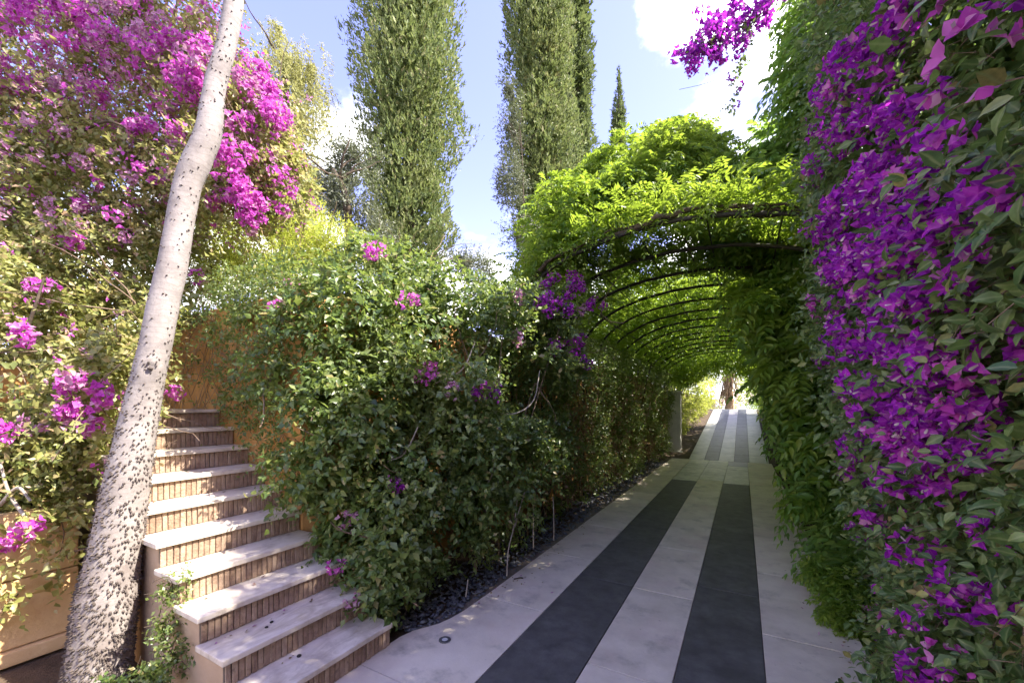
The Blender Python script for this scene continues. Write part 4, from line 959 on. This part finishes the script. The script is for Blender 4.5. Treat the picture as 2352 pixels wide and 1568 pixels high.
LF = [(20, 80, 30, 60, 6), (60, 30, 60, 40, 5), (150, 40, 50, 40, 6), (240, 90, 40, 40, 6), (200, 30, 40, 25, 4), (330, 130, 40, 40, 6), (290, 20, 40, 20, 4), (380, 90, 40, 40, 5), (440, 180, 35, 35, 9), (470, 210, 30, 20, 5), (520, 130, 30, 20, 4), (480, 120, 40, 40, 5), (600, 190, 30, 35, 9), (620, 240, 25, 35, 8), (560, 180, 25, 15, 4), (570, 290, 40, 30, 5), (630, 290, 25, 25, 4), (320, 300, 30, 18, 5), (250, 200, 40, 30, 3), (420, 310, 25, 30, 4), (520, 370, 50, 25, 8), (490, 450, 35, 20, 6), (550, 420, 40, 40, 8), (580, 500, 20, 18, 5), (590, 450, 25, 25, 4), (620, 400, 25, 25, 3), (650, 470, 25, 40, 3), (200, 465, 25, 12, 3), (60, 195, 40, 20, 3), (210, 415, 20, 10, 1), (40, 340, 15, 15, 1), (165, 562, 16, 8, 2), (100, 640, 25, 15, 1), (250, 520, 25, 15, 1), (80, 785, 25, 12, 2), (185, 885, 30, 15, 4), (165, 940, 18, 12, 3), (220, 930, 20, 30, 2), (90, 975, 12, 12, 1), (10, 1010, 12, 25, 2), (200, 985, 14, 8, 2), (60, 1200, 20, 15, 1), (10, 1250, 10, 10, 1), (450, 815, 8, 6, 1), (445, 628, 8, 8, 1), (400, 890, 10, 8, 1), (380, 220, 40, 20, 3), (350, 400, 40, 25, 2), (130, 120, 50, 30, 4), (10, 560, 10, 20, 1)]
for cx, cy, rx, ry, k_ in LF:
    for _ in range(k_):
        h = ray_blobs(cx + rng.normal() * rx * .6, cy + rng.normal() * ry * .6, Lb)
        if h is None: continue
        put_flower(left, FL_P if rng.uniform() < .85 else FL_D, h[1] + h[2] * rng.uniform(.02, .09), h[2], rng.uniform(.8, 1.2))
for _ in range(60):
    h = ray_blobs(rng.uniform(0, 640), rng.uniform(0, 560), Lb)
    if h is not None: put_flower(left, FL_D, h[1] + h[2] * .04, h[2], rng.uniform(.6, .95))
ins = []
for _ in range(12):
    ins.append((wander((rng.uniform(-6.5, -5.2), rng.uniform(-.6, .8), .9), (.05, .12, 1), rng.uniform(2.2, 4.6), 14, .3, .05, (-9, -2, .9), (-5.0, 1.4, 6)), np.linspace(.016, .004, 15)))
for _ in range(90):
    c_, r_ = Lb[int(rng.integers(len(Lb)))]
    ins.append((wander(c_, rng.normal(0, 1, 3) + [.2, -.2, 0], .8, 8, .5, -.03), np.linspace(.007, .002, 9)))
merge_tubes('branches', ins, M['twig'], left, 5)
for pts in [[at(60, 1190, 2.5), at(20, 1130, 2.5), at(0, 1060, 2.55)], [at(0, 1160, 2.5), at(40, 1120, 2.5), at(70, 1150, 2.5)], [at(60, 760, 2.85), at(85, 690, 2.85), at(100, 640, 2.9)], [at(190, 300, 3.6), at(255, 280, 3.6), at(320, 330, 3.7), at(300, 440, 3.8)]]:
    q = bez(pts, 7); tube('stem', q, np.linspace(.012, .007, len(q)), M['vine'] if pts[0][2] < 2 else M['woody'], left, 5)

# little creeper at the foot of the steps
ft_ = tag(empty('ground_creeper', tuple(at(390, 1560, 2.3) * [1, 1, 0])), 'straggly dark creeper at the foot of the steps beside the trunk', 'creeper')
Gb = [(at(400, 1360, 2.33), (.07, .04, .09)), (at(380, 1440, 2.28), (.09, .05, .10)), (at(395, 1510, 2.25), (.09, .05, .12)), (at(340, 1555, 2.2), (.14, .08, .07)), (at(415, 1330, 2.36), (.05, .04, .05)), (at(250, 1570, 2.15), (.10, .06, .05))]
Ps, Ns = shell(Gb, 900, .12, .03, nzR2)
make_foliage(ft_, sprigs(Ps, Ns + rng.normal(0, .7, Ps.shape), 5, .07, .03, 1.1, .3), M['boug'])
merge_tubes('stems', [(wander(c_, rng.normal(0, 1, 3) + [0, 0, .6], .14, 6, .6, -.05), .0018) for c_, r_ in Gb for _ in range(4)], M['woody'], ft_, 4)

# ------------------------------------------------------------------ yellow-green fern on the wall top
fern = tag(empty('asparagus_fern', tuple(at(620, 610, 4.9))), 'yellow green feathery fern spilling over the ochre wall top', 'fern')
Fb = [(at(480, 640, 4.5), (.4, .22, .2)), (at(560, 630, 4.4), (.4, .22, .2)), (at(640, 620, 4.3), (.35, .22, .2)), (at(500, 590, 4.9), (.45, .3, .28)), (at(590, 560, 5.0), (.5, .35, .33)), (at(700, 560, 5.1), (.45, .4, .33)), (at(790, 580, 5.2), (.45, .4, .25)), (at(470, 540, 5.3), (.4, .4, .3)), (at(660, 500, 5.6), (.6, .4, .3))]
Ps, Ns = shell(Fb, 400, .3, .1, nzC2, back=.4)
make_foliage(fern, sprigs(Ps, Ns + rng.normal(0, .5, Ps.shape) + [0, 0, .35], 9, .24, .055, .8, .7, .35, .5, .1), M['yellow'], NEED_V, SLIM_F)
merge_tubes('stems', [(wander(at(rng.uniform(450, 1000), rng.uniform(590, 640), rng.uniform(4.9, 5.4)), (rng.normal(0, .6), rng.normal(0, .6), 1), rng.uniform(.4, .95), 9, .5, -.12), np.linspace(.005, .0015, 10)) for _ in range(70)], M['dry'], fern, 4)

# ------------------------------------------------------------------ cypresses
def cypress(label, base, top, prof, plumes, dens, m, L=.15, nz_seed=1, grp='cypress trees behind the hedge'):
    root = tag(empty('cypress', tuple(base)), label, 'tree', grp)
    base = np.asarray(base, float); Hh = top - base[2]
    nzc = Noise(1.6, seed=50 + nz_seed); nzd = Noise(4.5, seed=60 + nz_seed)
    Ps, Ds = [], []
    for q in range(plumes):
        an = q * 2.399 + rng.uniform(-.3, .3); rad = rng.uniform(.42, .68)
        z0, z1 = rng.uniform(0, .3), (rng.uniform(.75, 1.0) if q else 1.0)
        if not q: rad = .05
        k = int(dens * (z1 - z0))
        t = rng.uniform(0, 1, k); zt = z0 + (z1 - z0) * t
        R0 = np.interp(zt, [a for a, b in prof], [b for a, b in prof])
        cx = np.stack([np.cos(an + .25 * np.sin(zt * 5 + q)) * R0 * rad, np.sin(an + .25 * np.sin(zt * 5 + q)) * R0 * rad], 1)
        pr = R0 * .42 * (np.sin(np.pi * np.clip(t, .02, .98)) ** .55) * (1 + .22 * np.sin(zt * Hh * 1.7 + q * 1.3))
        a2 = rng.uniform(0, 6.28, k); rr = pr * np.sqrt(rng.uniform(.3, 1, k))
        off = np.stack([np.cos(a2) * rr, np.sin(a2) * rr], 1)
        P = np.concatenate([cx + off, (zt * Hh)[:, None]], 1) + base
        rad_d = nrm(np.concatenate([cx * .6 + off, 0 * zt[:, None]], 1))
        P = P + rad_d * (nzc(P) * .17 + nzd(P) * .07)[:, None] * R0.mean()
        Ps.append(P); Ds.append(rad_d * .55 + np.array([0, 0, .9]) + rng.normal(0, .25, P.shape))
    k = int(dens * 1.9); zt = rng.uniform(.01, .86, k); R0 = np.interp(zt, [a for a, b in prof], [b for a, b in prof]); a2 = rng.uniform(0, 6.28, k); rr = R0 * .6 * np.sqrt(rng.uniform(0, 1, k))
    inner = sprigs(np.stack([np.cos(a2) * rr, np.sin(a2) * rr, zt * Hh], 1) + base, np.stack([np.cos(a2) * .6, np.sin(a2) * .6, .8 + 0 * a2], 1) + rng.normal(0, .3, (k, 3)), 4, L * 1.6, L * 1.55, .7)
    make_foliage(root, inner, m, NEED_V * [1, 2.2, 1], SLIM_F, name='inner_crown')
    P, D = np.concatenate(Ps), np.concatenate(Ds)
    make_foliage(root, sprigs(P, D, 4, L * 1.2, L, .6, -.05, .3, .3, -.15), m, NEED_V * [1, 1.35, 1], SLIM_F, name='crown')
    tk = np.array([base + [0, 0, -.1], base + [.05, 0, Hh * .3], base + [0, .04, Hh * .6], base + [0, 0, Hh * .93]])
    tube('trunk', tk, [.22, .17, .11, .03], M['woody'], root, 8)
    return root
def ground_pt(px, d, z): p = at(px, HZ, d); p[2] = z; return p
PF1 = [(0, .6), (.10, .9), (.22, 1.2), (.40, 1.52), (.58, 1.45), (.75, 1.2), (.9, .7), (1, .12)]
cypress('broad olive green cypress left of the blue sky gap', ground_pt(938, 11.2, 2.6), 18.5, PF1, 15, 2200, M['cyp'], .125, 1)
cypress('cypress with a ragged left side right of the sky gap', ground_pt(1243, 13.0, 2.6), 21.0, [(0, .7), (.12, .95), (.3, 1.22), (.5, 1.12), (.7, .95), (.9, .5), (1, .1)], 13, 2100, M['cyp'], .13, 2)
cypress('slender dark cypress close behind the ragged one', ground_pt(1322, 14.2, 2.6), 23.5, [(0, .5), (.3, .66), (.6, .62), (.85, .4), (1, .08)], 8, 1600, M['cyp_dark'], .15, 3)
cypress('small distant cypress spire above the tunnel canopy', ground_pt(1420, 26, 2.6), 22.9, [(0, .8), (.5, .62), (.75, .46), (.9, .24), (1, .02)], 9, 900, M['cyp_dark'], .17, 4)

# olive-grey shrub clinging to the ragged cypress, and an olive tree further left
def olive(label, base, blobs, dens, trunk_pts, m=None, L=.07, name='olive_tree', grp=None, tr=.10):
    root = tag(empty(name, tuple(base)), label, 'tree', grp)
    Ps, Ns = shell(blobs, dens, .5, .12, nzC2, hole=nzC, hole_t=-.7)
    make_foliage(root, sprigs(Ps, Ns + rng.normal(0, .6, Ps.shape) + [0, 0, .3], 7, .25, L, .8, .1), m or M['olive'], SLIM_V * [1, 1.2, 1], SLIM_F, name='crown')
    q = bez(trunk_pts, 6); tube('trunk', q, np.linspace(tr, tr * .4, len(q)), M['woody'], root, 8)
    merge_tubes('limbs', [(wander(q[-4], (rng.normal(), rng.normal(), .9), 1.0, 8, .5), np.linspace(tr * .3, .006, 9)) for _ in range(5)], M['woody'], root, 5)
olive('grey green olive tree between the pale weeping tree and the broad cypress', ground_pt(800, 8.6, 2.6), [(at(770, 400, 8.6), (.55, .5, .6)), (at(800, 480, 8.4), (.5, .5, .6)), (at(740, 480, 8.8), (.4, .5, .5)), (at(810, 360, 8.8), (.4, .4, .4)), (at(700, 560, 8.4), (.6, .5, .4)), (at(840, 560, 8.0), (.5, .5, .4))], 210, [ground_pt(805, 8.6, 2.5), at(800, 520, 8.2), at(790, 440, 8.2), at(765, 390, 8.3)])
olive('pale grey leafy shrub on the left side of the ragged cypress', ground_pt(1190, 11.4, 2.6), [(at(1172, 420, 11.4), (.35, .4, .8)), (at(1180, 300, 11.6), (.3, .35, .8)), (at(1170, 210, 11.8), (.2, .25, .5)), (at(1195, 540, 11.0), (.4, .4, .5)), (at(1060, 600, 9.5), (.4, .4, .2)), (at(1100, 625, 9.0), (.5, .4, .25))], 210, [ground_pt(1205, 11.4, 2.5), at(1203, 520, 11.4), at(1200, 380, 11.4), at(1195, 300, 11.4)], name='leafy_shrub', tr=.03)

# pale weeping tree
pep = tag(empty('pepper_tree', tuple(ground_pt(660, 9.6, 2.6))), 'pale yellow green weeping tree behind the magenta flowers', 'tree')
Pb = [(at(650, 130, 9.4), (.6, .5, .6)), (at(715, 150, 9.4), (.5, .5, .6)), (at(690, 250, 9.4), (.75, .6, .8)), (at(630, 300, 9.4), (.7, .6, .9)), (at(690, 380, 9.3), (.6, .6, .7)), (at(590, 200, 9.6), (.5, .5, .9)), (at(560, 400, 9.3), (.8, .6, .9)), (at(640, 60, 9.6), (.3, .3, .3))]
Ps, Ns = shell(Pb, 40, .7, .15, nzC2, hole=nzC2, hole_t=-.5)
st = []; k_ = 14
hl = rng.uniform(.4, 1.0, len(Ps)); t = np.linspace(0, 1, k_)
Q = Ps[:, None] + Ns[:, None] * (.18 * np.sin(t * 1.6))[None, :, None] * np.array([1, 1, .3]); Q[..., 2] -= hl[:, None] * t[None] ** 1.3
Dd = nrm(rng.normal(0, .5, Q.shape) + [0, 0, -.7]).reshape(-1, 3); Qf = Q.reshape(-1, 3)
make_foliage(pep, sprigs(Qf, Dd, 3, .06, .085, .8, .3), M['pepper'], NEED_V, SLIM_F, name='crown')
tube('trunk', bez([ground_pt(660, 9.6, 2.5), at(655, 480, 9.6), at(665, 320, 9.6), at(655, 160, 9.6)], 6), np.linspace(.16, .05, 19), M['woody'], pep, 8)
merge_tubes('limbs', [(wander(at(660, rng.uniform(150, 420), 9.6), (rng.normal(), rng.normal(), .8), 1.2, 8, .5, -.08), np.linspace(.035, .008, 9)) for _ in range(9)], M['woody'], pep, 5)

# ------------------------------------------------------------------ beyond the tunnel
def bush(name, label, blobs, dens, m, L, K=6, cat='shrub', grp=None, slim=False):
    c = blobs[0][0]; root = tag(empty(name, (c[0], c[1], max(0, min(b[0][2] - b[1][2] for b in blobs)))), label, cat, grp)
    Ps, Ns = shell(blobs, dens * .6, .4, .15, nzC2, back=.35)
    make_foliage(root, sprigs(Ps, Ns + rng.normal(0, .5, Ps.shape), K, L * 2.5, L, 1.0, .3), m, SLIM_V * [1, 1.4, 1], SLIM_F)
    merge_tubes('branches', [(wander((c[0], c[1], root.location.z), (rng.normal(0, .5), rng.normal(0, .5), 1), 1.6, 8, .4), np.linspace(.02, .006, 9)) for _ in range(6)], M['twig'], root, 5)
bush('shrub', 'sunny yellow green shrub left of the ramp beyond the pillar', [((-2.5, 17.5, 1.2), (.7, 1.2, 1.0)), ((-2.4, 20.0, 1.9), (.7, 1.3, 1.2)), ((-2.2, 23.0, 2.2), (.8, 1.6, 1.2)), ((-2.7, 16.0, .6), (.5, .9, .7))], 130, M['yellow'], .08)
bush('shrub', 'bright green shrub right of the far end of the ramp', [((1.25, 20.0, 1.8), (.45, 2.0, 1.1)), ((1.2, 24.0, 2.4), (.6, 2.0, 1.3)), ((1.0, 28.0, 2.8), (.8, 1.6, 1.6)), ((.6, 31.0, 3.2), (.9, 1.0, 1.9))], 110, M['wist'], .09)
bush('shrub', 'yellow leaved shrub closing the view behind the palm stump', [((-3.0, 29.0, 3.0), (1.4, 1.2, 2.0)), ((-1.4, 32.5, 3.4), (1.6, 1.0, 2.4)), ((-4.5, 26, 3), (1.3, 1.6, 2))], 80, M['yellow'], .12)
bush('hedge', 'dark greenery at the top of the steps', [((-8.0, 1.55, 2.4), (.8, .6, .95)), ((-6.6, .4, 2.6), (.8, .6, 1.2)), ((-6.6, 1.9, 3.4), (.6, .4, .7)), ((-6.3, 1.7, 2.0), (.4, .35, .5))], 150, M['boug'], .07, cat='hedge')
palm = tag(empty('palm_stump', (-.75, 29.0, 1.36)), 'brown fibrous palm trunk at the far end of the ramp', 'palm')
tz = np.linspace(0, 2.6, 14)
tube('trunk', np.stack([-.75 + .03 * np.sin(tz * 3), 29 + 0 * tz, 1.3 + tz], 1), .24 + .03 * np.sin(tz * 14), M['dry'], palm, 12)
merge_tubes('dry_fronds', [(wander((-.75 + rng.normal(0, .16), 28.85 + rng.normal(0, .12), rng.uniform(2.6, 3.9)), (rng.normal(0, .35), -.5, -.6), rng.uniform(.8, 1.7), 7, .3, -.35), np.linspace(.03, .006, 8)) for _ in range(90)], M['dry'], palm, 4)
